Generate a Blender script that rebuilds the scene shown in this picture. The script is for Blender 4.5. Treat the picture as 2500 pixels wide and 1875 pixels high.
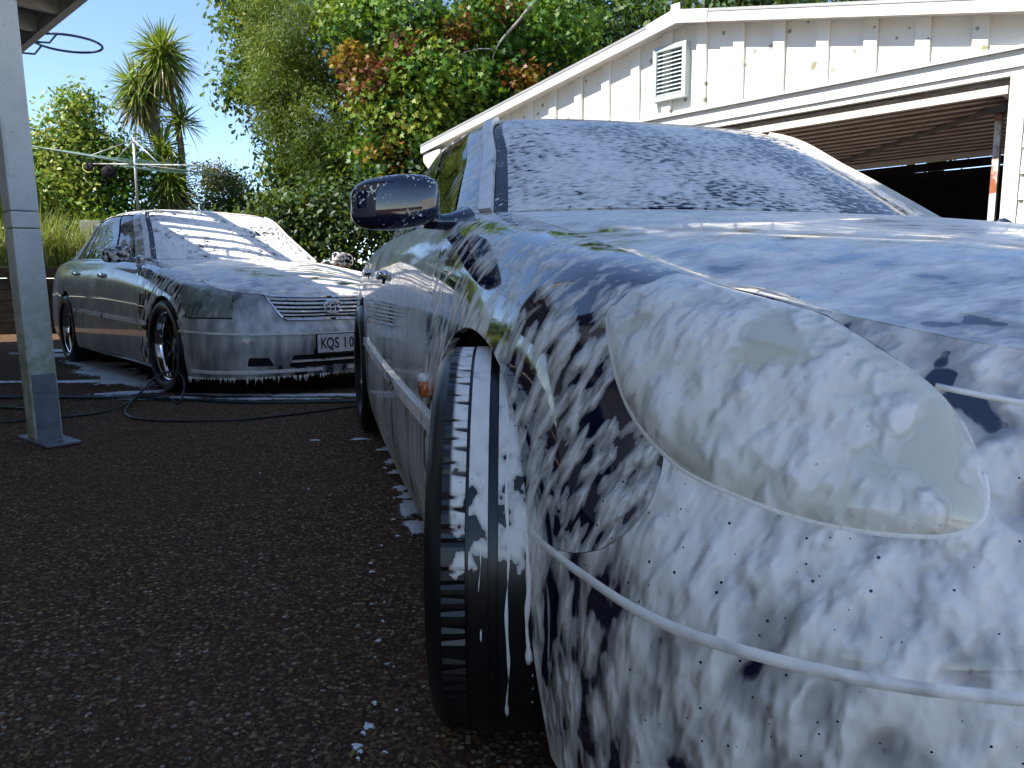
import bpy, bmesh, math, random
import numpy as np
from mathutils import Vector, Matrix, Euler
from mathutils.geometry import delaunay_2d_cdt
for _o in list(bpy.data.objects): bpy.data.objects.remove(_o)
R = math.radians
SC = bpy.context.scene
COL = SC.collection
# ---------------------------------------------------------------- camera
CAM_H, PITCH, FPX = .765, R(7.45), 1880.0
_c = bpy.data.cameras.new('camera'); CAM = bpy.data.objects.new('camera', _c); COL.objects.link(CAM)
CAM.location = (0, 0, CAM_H); CAM.rotation_euler = (R(90) - PITCH, 0, 0)
_c.sensor_width = 36; _c.lens = FPX / 2500 * 36; _c.clip_start = .02; _c.clip_end = 3000
SC.camera = CAM
# ---------------------------------------------------------------- sky, sun, exposure
SUN_AZ, SUN_EL = R(-118), R(50)        # azimuth the sun stands at, from +Y clockwise; elevation
W = bpy.data.worlds.new('World'); SC.world = W; W.use_nodes = True
_nt = W.node_tree; _nt.nodes.clear()
_sky = _nt.nodes.new('ShaderNodeTexSky'); _sky.sky_type = 'NISHITA'; _sky.sun_disc = False
_sky.sun_elevation = SUN_EL; _sky.sun_rotation = SUN_AZ
_sky.air_density = .85; _sky.dust_density = .05; _sky.altitude = 1500; _sky.ozone_density = 2.6
_bg = _nt.nodes.new('ShaderNodeBackground'); _bg.inputs['Strength'].default_value = .094
_out = _nt.nodes.new('ShaderNodeOutputWorld')
_nt.links.new(_sky.outputs[0], _bg.inputs[0]); _nt.links.new(_bg.outputs[0], _out.inputs[0])
_l = bpy.data.lights.new('sun', 'SUN'); _l.energy = 3.2; _l.angle = R(.53); _l.color = (1, .95, .87)
SUN = bpy.data.objects.new('sun', _l); COL.objects.link(SUN)
_d = Vector((-math.sin(SUN_AZ) * math.cos(SUN_EL), -math.cos(SUN_AZ) * math.cos(SUN_EL), -math.sin(SUN_EL)))   # the way the light travels
SUN.rotation_euler = _d.to_track_quat('-Z', 'Y').to_euler(); SUN.location = (-20, 0, 25)
SC.view_settings.view_transform = 'Standard'; SC.view_settings.look = 'None'
SC.view_settings.exposure = 1.8; SC.view_settings.gamma = 1.0; SC.view_settings.use_curve_mapping = False
SC.view_settings.use_white_balance = True; SC.view_settings.white_balance_temperature = 6700      # the phone's white balance, set for open shade
SC.render.engine = 'CYCLES'
SC.cycles.use_adaptive_sampling = True; SC.cycles.adaptive_threshold = .02; SC.cycles.max_bounces = 6; SC.cycles.diffuse_bounces = 4; SC.cycles.glossy_bounces = 3; SC.cycles.transmission_bounces = 4
SC.cycles.transparent_max_bounces = 8; SC.cycles.use_denoising = True; SC.cycles.caustics_reflective = False; SC.cycles.caustics_refractive = False
random.seed(7); RNG = np.random.default_rng(11)

# ---------------------------------------------------------------- materials
class NT:
    def __init__(self, name):
        self.m = bpy.data.materials.new(name); self.m.use_nodes = True
        self.t = self.m.node_tree; self.t.nodes.clear()
        self.o = self.t.nodes.new('ShaderNodeOutputMaterial')
    def n(self, typ, **kw):
        nd = self.t.nodes.new('ShaderNode' + typ)
        for k, v in kw.items():
            if k[0] == '_': setattr(nd, k[1:], v)
            else:
                key = int(k[1:]) if k[0] == 'i' and k[1:].isdigit() else k.replace('__', ' ')
                self.set(nd.inputs[key], v)
        return nd
    def set(self, sock, v):
        if isinstance(v, bpy.types.NodeSocket): self.t.links.new(v, sock)
        else: sock.default_value = v
    def math(self, op, a, b=0.0, c=None, clamp=False):
        nd = self.t.nodes.new('ShaderNodeMath'); nd.operation = op; nd.use_clamp = clamp
        self.set(nd.inputs[0], a); self.set(nd.inputs[1], b)
        if c is not None: self.set(nd.inputs[2], c)
        return nd.outputs[0]
    def rng(self, v, a, b, c=0.0, d=1.0, smooth=True):
        nd = self.t.nodes.new('ShaderNodeMapRange'); nd.interpolation_type = 'SMOOTHSTEP' if smooth else 'LINEAR'
        self.set(nd.inputs[0], v)
        for i, q in enumerate((a, b, c, d)): self.set(nd.inputs[i + 1], q)
        return nd.outputs[0]
    def coord(self, kind='Object'): return self.n('TexCoord').outputs[kind]
    def map(self, v, scale=(1, 1, 1), rot=(0, 0, 0), loc=(0, 0, 0), typ='TEXTURE'):
        nd = self.n('Mapping', _vector_type=typ); self.set(nd.inputs[0], v)
        nd.inputs['Location'].default_value = loc; nd.inputs['Rotation'].default_value = rot; nd.inputs['Scale'].default_value = scale
        return nd.outputs[0]
    def noise(self, v, scale=1.0, detail=4.0, rough=.55, dist=0.0, out=0):
        nd = self.n('TexNoise', Scale=scale, Detail=detail, Roughness=rough, Distortion=dist); self.set(nd.inputs['Vector'], v)
        return nd.outputs[out]
    def vor(self, v, scale=1.0, feature='F1', rnd=1.0, out='Distance'):
        nd = self.n('TexVoronoi', _feature=feature, Scale=scale, Randomness=rnd); self.set(nd.inputs['Vector'], v)
        return nd.outputs[out]
    def mix(self, f, a, b, blend='MIX'):
        nd = self.t.nodes.new('ShaderNodeMix'); nd.data_type = 'RGBA'; nd.blend_type = blend; nd.clamp_factor = True
        self.set(nd.inputs[0], f); self.set(nd.inputs[6], a); self.set(nd.inputs[7], b)
        return nd.outputs[2]
    def ramp(self, f, stops):
        nd = self.n('ValToRGB'); self.set(nd.inputs[0], f); e = nd.color_ramp.elements
        while len(e) < len(stops): e.new(.5)
        for el, (p, c) in zip(e, stops): el.position = p; el.color = c
        return nd.outputs[0]
    def bump(self, h, strength=1.0, dist=1.0):
        nd = self.n('Bump', Strength=strength, Distance=dist); self.set(nd.inputs['Height'], h); return nd.outputs[0]
    def pr(self, **kw): return self.n('BsdfPrincipled', **kw).outputs[0]
    def mixs(self, f, a, b):
        nd = self.n('MixShader'); self.set(nd.inputs[0], f); self.t.links.new(a, nd.inputs[1]); self.t.links.new(b, nd.inputs[2]); return nd.outputs[0]
    def done(self, s): self.t.links.new(s, self.o.inputs[0]); return self.m
def c4(r, g=None, b=None): return (r, r, r, 1) if g is None else (r, g, b, 1)

def m_plain(name, col, rough=.6, metal=0.0, bump=0.0, bscale=60.0, var=0.0, vscale=6.0, spec=.5, coat=0.0):
    t = NT(name); co = t.coord()
    base = c4(*col)
    if var: base = t.mix(t.noise(co, vscale, 5, .6), c4(*[x * (1 - var) for x in col]), c4(*[min(1, x * (1 + var)) for x in col]))
    kw = dict(Base__Color=base, Roughness=rough, Metallic=metal); kw['Specular__IOR__Level'] = spec; kw['Coat__Weight'] = coat
    if bump: kw['Normal'] = t.bump(t.noise(co, bscale, 4, .6), 1.0, bump)
    return t.done(t.pr(**kw))

# ---------------------------------------------------------------- mesh helpers
def tag(o, label=None, category=None, group=None, kind=None):
    for k, v in (('label', label), ('category', category), ('group', group), ('kind', kind)):
        if v: o[k] = v
    return o
def mesh_obj(name, V, F, mat, parent=None, smooth=False):
    me = bpy.data.meshes.new(name)
    me.from_pydata([tuple(map(float, v)) for v in V], [], [tuple(map(int, f)) for f in F]); me.update()
    if smooth: me.polygons.foreach_set('use_smooth', [True] * len(me.polygons))
    if mat: me.materials.append(mat)
    o = bpy.data.objects.new(name, me); COL.objects.link(o)
    if parent: o.parent = parent
    return o
def big_mesh(name, V, faces_flat, counts, mat, parent=None, smooth=False, tint=None):
    V = np.asarray(V, np.float32); me = bpy.data.meshes.new(name)
    me.vertices.add(len(V)); me.vertices.foreach_set('co', V.ravel())
    me.loops.add(len(faces_flat)); me.loops.foreach_set('vertex_index', np.asarray(faces_flat, np.int32))
    me.polygons.add(len(counts)); st = np.r_[0, np.cumsum(counts)[:-1]]
    me.polygons.foreach_set('loop_start', np.asarray(st, np.int32)); me.polygons.foreach_set('loop_total', np.asarray(counts, np.int32))
    if tint is not None:
        a = me.attributes.new('tint', 'FLOAT', 'FACE'); a.data.foreach_set('value', np.asarray(tint, np.float32))
    me.update(calc_edges=True); me.validate()
    if smooth: me.polygons.foreach_set('use_smooth', [True] * len(me.polygons))
    me.materials.append(mat)
    o = bpy.data.objects.new(name, me); COL.objects.link(o)
    if parent: o.parent = parent
    return o
def empty(name, loc=(0, 0, 0), rz=0.0):
    o = bpy.data.objects.new(name, None); COL.objects.link(o); o.location = loc; o.rotation_euler = (0, 0, rz); o.empty_display_size = .2
    return o
BOXF = [(0,3,2,1),(4,5,6,7),(0,1,5,4),(1,2,6,5),(2,3,7,6),(3,0,4,7)]
def box_v(c, s, rz=0.0, M=None):
    V = [Vector((c[0]*0 + a*s[0]/2, b*s[1]/2, d*s[2]/2)) for d in (-1, 1) for a, b in ((-1,-1),(1,-1),(1,1),(-1,1))]
    Q = Matrix.Rotation(rz, 3, 'Z') if M is None else M
    return [Q @ v + Vector(c) for v in V]
def box(name, c, s, mat, parent=None, rz=0.0, M=None, bevel=0.0):
    o = mesh_obj(name, box_v(c, s, rz, M), BOXF, mat, parent)
    if bevel:
        bm = bmesh.new(); bm.from_mesh(o.data); bmesh.ops.bevel(bm, geom=bm.edges[:], offset=bevel, segments=2, affect='EDGES', profile=.5); bm.to_mesh(o.data); bm.free()
    return o
def frame_dir(d):
    d = Vector(d).normalized(); up = Vector((0, 0, 1)) if abs(d.z) < .95 else Vector((1, 0, 0))
    a = d.cross(up).normalized(); b = a.cross(d).normalized(); return a, b, d
def beam(name, p, q, w, hgt, mat, parent=None, bevel=0.0):
    """board from p to q: w sideways (horizontal), hgt upwards"""
    p = Vector(p); q = Vector(q); a, b, d = frame_dir(q - p)
    M = Matrix((a, b, d)).transposed()
    return box(name, (p + q) / 2, (w, hgt, (q - p).length), mat, parent, M=M, bevel=bevel)
def tube_geo(pts, rad, n=8, cap=True):
    P = [Vector(p) for p in pts]; rr = rad if hasattr(rad, '__len__') else [rad] * len(P)
    V, F = [], []; pa = None
    for i, p in enumerate(P):
        d = (P[min(i+1, len(P)-1)] - P[max(i-1, 0)])
        d = d.normalized() if d.length > 1e-9 else Vector((0, 0, 1))
        if pa is None: a, b, _ = frame_dir(d)
        else:
            a = (pa - d * pa.dot(d)); a = a.normalized() if a.length > 1e-6 else frame_dir(d)[0]; b = a.cross(d).normalized()
        pa = a
        for k in range(n):
            t = 2 * math.pi * k / n; V.append(p + a * math.cos(t) * rr[i] + b * math.sin(t) * rr[i])
    for i in range(len(P) - 1):
        for k in range(n):
            F.append((i*n + k, (i+1)*n + k, (i+1)*n + (k+1) % n, i*n + (k+1) % n))
    if cap: F.append(tuple(range(n))); F.append(tuple(reversed(range((len(P)-1)*n, len(P)*n))))
    return V, F
def tube(name, pts, rad, mat, parent=None, n=8):
    V, F = tube_geo(pts, rad, n); return mesh_obj(name, V, F, mat, parent, smooth=True)
def smooth_path(pts, k=8):
    P = np.array(pts, float); K = np.r_[0, np.cumsum(np.linalg.norm(np.diff(P, axis=0), axis=1))]
    return crh(P, K, np.linspace(0, K[-1], (len(P) - 1) * k + 1))
def join_geo(parts):
    V, F = [], []
    for v, f in parts:
        o = len(V); V += list(v); F += [tuple(i + o for i in q) for q in f]
    return V, F
# ---------------------------------------------------------------- spline surfaces the car bodies are cut from
def crh(P, K, T):
    """Non-uniform cubic Hermite through P (n,...) at knots K, evaluated at T."""
    P = np.asarray(P, float); n = len(K)
    M = np.zeros_like(P)
    h = np.diff(K)
    d = (P[1:] - P[:-1]) / h.reshape((-1,) + (1,) * (P.ndim - 1))
    for i in range(1, n - 1):
        M[i] = (d[i - 1] * h[i] + d[i] * h[i - 1]) / (h[i] + h[i - 1])
    M[0] = d[0] * 1.5 - M[1] * .5; M[-1] = d[-1] * 1.5 - M[-2] * .5
    T = np.clip(np.asarray(T, float), K[0], K[-1])
    i = np.clip(np.searchsorted(K, T, side='right') - 1, 0, n - 2)
    hh = h[i]; t = (T - K[i]) / hh
    sh = t.shape + (1,) * (P.ndim - 1)
    t = t.reshape(sh); hh = hh.reshape(sh)
    return ((2*t**3 - 3*t**2 + 1) * P[i] + (t**3 - 2*t**2 + t) * hh * M[i]
            + (-2*t**3 + 3*t**2) * P[i + 1] + (t**3 - t**2) * hh * M[i + 1])

class Surf:
    def __init__(self, G):
        self.G = np.asarray(G, float)                      # (columns, rows, 3)
        du = np.linalg.norm(np.diff(self.G, axis=0), axis=2).mean(1)
        dv = np.linalg.norm(np.diff(self.G, axis=1), axis=2).mean(0)
        self.ku = np.r_[0, np.cumsum(du)]; self.kv = np.r_[0, np.cumsum(dv)]
        # fine table, then bilinear: quick enough for hundreds of thousands of points
        self.nu, self.nv = 700, 160
        tu = np.linspace(0, self.ku[-1], self.nu); tv = np.linspace(0, self.kv[-1], self.nv)
        A = crh(self.G, self.ku, tu)
        B = crh(A.transpose(1, 0, 2), self.kv, tv).transpose(1, 0, 2)
        self.T = B; self.tu = tu; self.tv = tv
        eu = np.gradient(B, tu, axis=0); ev = np.gradient(B, tv, axis=1)
        N = np.cross(eu, ev); L = np.linalg.norm(N, axis=2, keepdims=True); self.N = N / np.maximum(L, 1e-9)
    def _bl(self, Tab, uv):
        uv = np.asarray(uv, float)
        a = np.clip(uv[:, 0] / self.ku[-1] * (self.nu - 1), 0, self.nu - 1.0001)
        b = np.clip(uv[:, 1] / self.kv[-1] * (self.nv - 1), 0, self.nv - 1.0001)
        i = a.astype(int); j = b.astype(int); s = (a - i)[:, None]; t = (b - j)[:, None]
        return (Tab[i, j]*(1-s)*(1-t) + Tab[i+1, j]*s*(1-t) + Tab[i, j+1]*(1-s)*t + Tab[i+1, j+1]*s*t)
    def p(self, uv): return self._bl(self.T, uv)
    def n(self, uv):
        N = self._bl(self.N, uv); return N / np.maximum(np.linalg.norm(N, axis=1, keepdims=True), 1e-9)
    def find(self, pts, axes=(0, 1, 2)):
        """(u,v) of the surface points nearest to pts, measured along the given axes only."""
        out = []
        ax = list(axes)
        F = self.T[:, :, ax]
        for q in pts:
            d = ((F - np.asarray(q, float)) ** 2).sum(2)
            i, j = np.unravel_index(np.argmin(d), d.shape)
            uv = np.array([self.tu[i], self.tv[j]])
            for _ in range(8):
                e = 1e-3
                S = np.array([uv, uv + [e, 0], uv + [0, e]])
                P = self.p(S)[:, ax]
                J = np.stack([(P[1] - P[0]) / e, (P[2] - P[0]) / e], 1)
                r = np.asarray(q, float) - P[0]
                st = np.linalg.lstsq(J, r, rcond=1e-4)[0]
                st = np.clip(st, -.03, .03)
                uv = np.clip(uv + st, [0, 0], [self.ku[-1], self.kv[-1]])
            out.append(uv)
        return np.array(out)
    def u_col(self, i): return self.ku[i]
    def v_row(self, i): return self.kv[i]

def grid(cols): return Surf(np.array(cols, float))

def flank(X, y0, z0, y1, z1, y2, z2, y3, z3, y4=None, zb=.14, z4=.43, z5=.28):
    y4 = y4 or y3 + .01
    return [(X, y0, z0), (X, y1, z1), (X, y2, z2), (X, y3, z3), (X, y4, z4), (X, y4 - .003, z5), (X, y4 - .028, zb)]

# ---- the near car: lower body (front centre -> right flank -> rear centre), rows from hood edge down to sill
NEAR_LOW = [
 [(.80,0,.69),(.84,0,.64),(.87,0,.58),(.895,0,.52),(.93,0,.42),(.925,0,.28),(.88,0,.13)],
 [(.775,.30,.695),(.815,.305,.645),(.845,.31,.585),(.87,.312,.525),(.905,.32,.425),(.90,.32,.28),(.86,.31,.13)],
 [(.70,.52,.705),(.735,.545,.655),(.765,.56,.60),(.80,.575,.53),(.835,.59,.43),(.825,.585,.28),(.785,.56,.13)],
 [(.60,.63,.735),(.635,.66,.685),(.665,.68,.62),(.705,.70,.54),(.755,.725,.43),(.745,.72,.28),(.705,.69,.13)],
 [(.49,.68,.758),(.52,.735,.718),(.545,.765,.65),(.585,.795,.56),(.63,.825,.43),(.62,.82,.28),(.585,.79,.12)],
 [(.38,.695,.778),(.39,.762,.757),(.405,.802,.70),(.43,.84,.58),(.47,.863,.43),(.465,.86,.28),(.44,.84,.11)],
 flank(.25,.70,.806,.78,.79,.835,.73,.868,.60,.882,.11),
 flank(.05,.70,.842,.785,.825,.845,.76,.885,.62,.895,.12),
 flank(-.2,.703,.885,.79,.868,.85,.80,.889,.64,.9,.13),
 flank(-.5,.70,.93,.795,.905,.856,.83,.893,.65,.902),
 flank(-.75,.735,.945,.81,.915,.865,.84,.896,.65,.905),
 flank(-1.5,.770,.955,.823,.925,.872,.85,.897,.65,.904),
 flank(-2.3,.752,.965,.808,.935,.855,.86,.883,.66,.890),
 flank(-2.8,.725,.97,.785,.94,.838,.86,.872,.66,.878),
 flank(-3.3,.68,.965,.755,.93,.82,.85,.862,.66,.87,.18),
 [(-3.68,.60,.95),(-3.72,.67,.92),(-3.75,.72,.84),(-3.775,.755,.66),(-3.80,.77,.45),(-3.79,.765,.32),(-3.75,.74,.2)],
 [(-3.77,.34,.95),(-3.82,.37,.92),(-3.86,.385,.84),(-3.88,.40,.66),(-3.91,.41,.45),(-3.90,.405,.32),(-3.86,.39,.2)],
 [(-3.79,0,.95),(-3.84,0,.92),(-3.88,0,.84),(-3.90,0,.66),(-3.93,0,.45),(-3.92,0,.32),(-3.88,0,.2)],
]
# ---- the near car: glasshouse (screen centre -> right side -> rear screen centre), rows from base up to the roof's centre line
NEAR_TOP = [
 [(-.50,0,.955),(-.86,0,1.145),(-1.25,0,1.315),(-1.42,0,1.338),(-1.62,0,1.352)],
 [(-.53,.35,.955),(-.885,.305,1.145),(-1.265,.27,1.315),(-1.43,.20,1.337),(-1.63,0.0,1.352)],
 [(-.60,.60,.95),(-.94,.545,1.14),(-1.285,.475,1.308),(-1.46,.33,1.332),(-1.66,0.0,1.353)],
 [(-.645,.685,.945),(-.975,.61,1.135),(-1.31,.525,1.302),(-1.50,.38,1.330),(-1.70,0.0,1.354)],
 [(-.74,.735,.945),(-1.08,.648,1.130),(-1.40,.552,1.300),(-1.56,.40,1.332),(-1.76,0.0,1.356)],
 [(-1.2,.765,.953),(-1.38,.672,1.140),(-1.60,.565,1.310),(-1.72,.41,1.342),(-1.90,0.0,1.360)],
 [(-1.75,.775,.957),(-1.80,.682,1.145),(-1.92,.572,1.318),(-1.98,.415,1.348),(-2.05,0.0,1.362)],
 [(-2.25,.765,.962),(-2.22,.675,1.145),(-2.25,.562,1.312),(-2.25,.41,1.343),(-2.20,0.0,1.359)],
 [(-2.75,.735,.968),(-2.62,.65,1.135),(-2.52,.54,1.290),(-2.47,.39,1.328),(-2.34,0.0,1.352)],
 [(-3.12,.66,.97),(-2.86,.59,1.12),(-2.62,.50,1.270),(-2.55,.36,1.318),(-2.40,0.0,1.349)],
 [(-3.20,.42,.975),(-2.94,.40,1.12),(-2.66,.35,1.272),(-2.58,.25,1.318),(-2.44,0.0,1.347)],
 [(-3.22,0,.975),(-2.96,0,1.12),(-2.68,0,1.275),(-2.60,0,1.318),(-2.47,0.0,1.345)],
]
FAR_LOW = [
 [(.70,0,.70),(.745,0,.65),(.77,0,.58),(.785,0,.50),(.815,0,.42),(.81,0,.27),(.78,0,.13)],
 [(.675,.35,.705),(.70,.36,.655),(.725,.365,.585),(.745,.37,.50),(.785,.38,.425),(.78,.38,.27),(.755,.37,.13)],
 [(.545,.57,.725),(.585,.605,.68),(.62,.63,.61),(.655,.65,.53),(.70,.655,.43),(.70,.655,.27),(.68,.64,.13)],
 [(.43,.685,.75),(.465,.72,.71),(.505,.75,.64),(.54,.775,.54),(.585,.785,.435),(.585,.785,.27),(.56,.77,.13)],
 [(.30,.71,.77),(.32,.805,.75),(.35,.842,.66),(.385,.866,.55),(.41,.865,.44),(.41,.865,.27),(.39,.845,.13)],
 flank(.2,.715,.80,.825,.778,.875,.69,.895,.57,.897,.13,.44,.27),
 flank(0,.72,.85,.83,.82,.885,.73,.905,.60,.91,.14,.45),
 flank(-.4,.72,.907,.835,.875,.89,.78,.91,.62,.915,.15,.46),
 flank(-.9,.74,.952,.84,.915,.892,.82,.912,.64,.917,.16,.46),
 flank(-1.6,.78,.975,.85,.94,.897,.84,.914,.65,.919,.16,.46),
 flank(-2.3,.775,.99,.845,.955,.895,.85,.914,.66,.919,.17,.46),
 flank(-2.85,.75,1.0,.825,.965,.882,.86,.905,.66,.91,.17,.46),
 flank(-3.35,.70,1.0,.78,.965,.845,.86,.875,.66,.88,.2,.46),
 [(-3.72,.62,.985),(-3.77,.69,.95),(-3.80,.74,.85),(-3.82,.77,.66),(-3.85,.78,.46),(-3.84,.775,.32),(-3.80,.75,.2)],
 [(-3.82,.34,.985),(-3.87,.38,.95),(-3.91,.40,.85),(-3.93,.41,.66),(-3.96,.42,.46),(-3.95,.415,.32),(-3.91,.40,.2)],
 [(-3.84,0,.985),(-3.89,0,.95),(-3.93,0,.85),(-3.95,0,.66),(-3.98,0,.46),(-3.97,0,.32),(-3.93,0,.2)],
]
FAR_TOP = [
 [(-.66,0,.965),(-1.02,0,1.185),(-1.40,0,1.395),(-1.60,0,1.42),(-1.85,0,1.432)],
 [(-.69,.35,.965),(-1.045,.32,1.183),(-1.41,.28,1.393),(-1.61,.21,1.418),(-1.86,0.0,1.432)],
 [(-.75,.62,.96),(-1.09,.56,1.18),(-1.43,.49,1.384),(-1.63,.35,1.412),(-1.88,0.0,1.433)],
 [(-.80,.70,.955),(-1.13,.625,1.172),(-1.46,.54,1.374),(-1.66,.40,1.410),(-1.91,0.0,1.434)],
 [(-.90,.75,.958),(-1.24,.665,1.165),(-1.55,.568,1.368),(-1.72,.42,1.410),(-1.96,0.0,1.435)],
 [(-1.3,.775,.97),(-1.52,.69,1.175),(-1.75,.585,1.378),(-1.88,.43,1.418),(-2.05,0.0,1.437)],
 [(-1.85,.785,.982),(-1.92,.70,1.18),(-2.05,.592,1.384),(-2.12,.435,1.424),(-2.2,0.0,1.438)],
 [(-2.4,.775,.99),(-2.40,.695,1.18),(-2.42,.582,1.376),(-2.42,.43,1.418),(-2.38,0.0,1.435)],
 [(-2.95,.75,1.0),(-2.84,.67,1.17),(-2.74,.555,1.348),(-2.70,.41,1.40),(-2.55,0.0,1.428)],
 [(-3.35,.68,1.005),(-3.10,.605,1.16),(-2.88,.51,1.325),(-2.80,.37,1.385),(-2.62,0.0,1.424)],
 [(-3.43,.42,1.01),(-3.18,.41,1.16),(-2.92,.36,1.328),(-2.84,.26,1.385),(-2.66,0.0,1.422)],
 [(-3.45,0,1.01),(-3.20,0,1.16),(-2.94,0,1.33),(-2.86,0,1.386),(-2.70,0.0,1.42)],
]
def hood_surf(low, ncol_edge, center, edge, cowl_y):
    """hood patch: columns across (centre -> shut line), rows front edge -> cowl; its front edge is the top row of the lower body"""
    C = np.array(center, float); E = np.array(edge, float)
    zc = lambda x: np.interp(x, C[::-1, 0], C[::-1, 1]); ze = lambda x: np.interp(x, E[::-1, 0], E[::-1, 2])
    ye = lambda x: np.interp(x, E[::-1, 0], E[::-1, 1])
    zf = lambda x, y: zc(x) * (1 - min(1, abs(y) / ye(x)) ** 2.3) + ze(x) * min(1, abs(y) / ye(x)) ** 2.3
    us = np.linspace(0, low.ku[ncol_edge], 10)
    cols = []
    for i, u in enumerate(us):
        F = low.p(np.array([[u, 0.0]]))[0]
        t = F[1] / E[0, 1]; t = min(t, 1)
        By = cowl_y[1] * t; Bx = cowl_y[0] + (cowl_y[2] - cowl_y[0]) * t ** 2.2
        col = []
        for s in (0, .05, .14, .3, .5, .75, 1):
            x = F[0] + (Bx - F[0]) * s
            y = F[1] + (By - F[1]) * s
            if i == len(us) - 1: y = ye(x)
            z = zf(x, y) + (F[2] - zf(F[0], F[1])) * (1 - s) ** 6
            col.append((x, y, z))
        cols.append(col)
    return Surf(np.array(cols))
NEAR_HOOD = ([(.80,.69),(.76,.722),(.70,.748),(.62,.775),(.40,.828),(.10,.876),(-.2,.918),(-.55,.955)],
             [(.42,.693,.771),(.36,.697,.783),(.27,.699,.802),(.12,.70,.830),(-.1,.70,.869),(-.32,.702,.905),(-.68,.685,.948)], (-.49,.685,-.64))
FAR_HOOD = ([(.70,.70),(.66,.728),(.60,.755),(.53,.782),(.30,.842),(-.02,.898),(-.34,.938),(-.70,.965)],
             [(.32,.708,.767),(.27,.71,.778),(.18,.714,.806),(.03,.718,.843),(-.22,.72,.882),(-.5,.722,.918),(-.83,.71,.955)], (-.65,.71,-.79))
# ---------------------------------------------------------------- panels cut out of a spline surface
def in_poly(poly, pts):
    x, y = pts[:, 0], pts[:, 1]; c = np.zeros(len(pts), bool); n = len(poly); j = n - 1
    for i in range(n):
        xi, yi = poly[i]; xj, yj = poly[j]
        t = ((yi > y) != (yj > y))
        c ^= t & (x < (xj - xi) * (y - yi) / ((yj - yi) if abs(yj - yi) > 1e-12 else 1e-12) + xi)
        j = i
    return c
def area2(p): return .5 * np.sum(p[:, 0] * np.roll(p[:, 1], -1) - np.roll(p[:, 0], -1) * p[:, 1])
def densify(poly, res):
    out = []; n = len(poly)
    for i in range(n):
        a, b = poly[i], poly[(i + 1) % n]; k = max(1, int(math.ceil(np.linalg.norm(b - a) / res)))
        for t in range(k): out.append(a + (b - a) * t / k)
    return np.array(out)
def round_poly(poly, r=.02, k=4):
    P = np.array(poly, float); out = []; n = len(P)
    for i in range(n):
        a, b, c = P[i - 1], P[i], P[(i + 1) % n]
        d1 = a - b; d2 = c - b; l1 = np.linalg.norm(d1); l2 = np.linalg.norm(d2); q = min(r, l1 * .45, l2 * .45)
        s = b + d1 / l1 * q; e = b + d2 / l2 * q
        for t in np.linspace(0, 1, k + 1): out.append((1-t)**2 * s + 2*t*(1-t) * b + t*t * e)
    return np.array(out)
def shrink(poly, g, keep):
    n = len(poly); e = np.roll(poly, -1, 0) - poly; L = np.maximum(np.linalg.norm(e, axis=1, keepdims=True), 1e-9); e = e / L
    nrm = np.stack([-e[:, 1], e[:, 0]], 1) * np.sign(area2(poly))
    m = nrm + np.roll(nrm, 1, 0); m /= np.maximum(np.linalg.norm(m, axis=1, keepdims=True), .5)
    q = poly + m * g; q[keep] = np.where(np.abs(m[keep]) > 0, poly[keep] + m[keep] * g * np.array([0, 1]), poly[keep])
    return q
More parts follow.
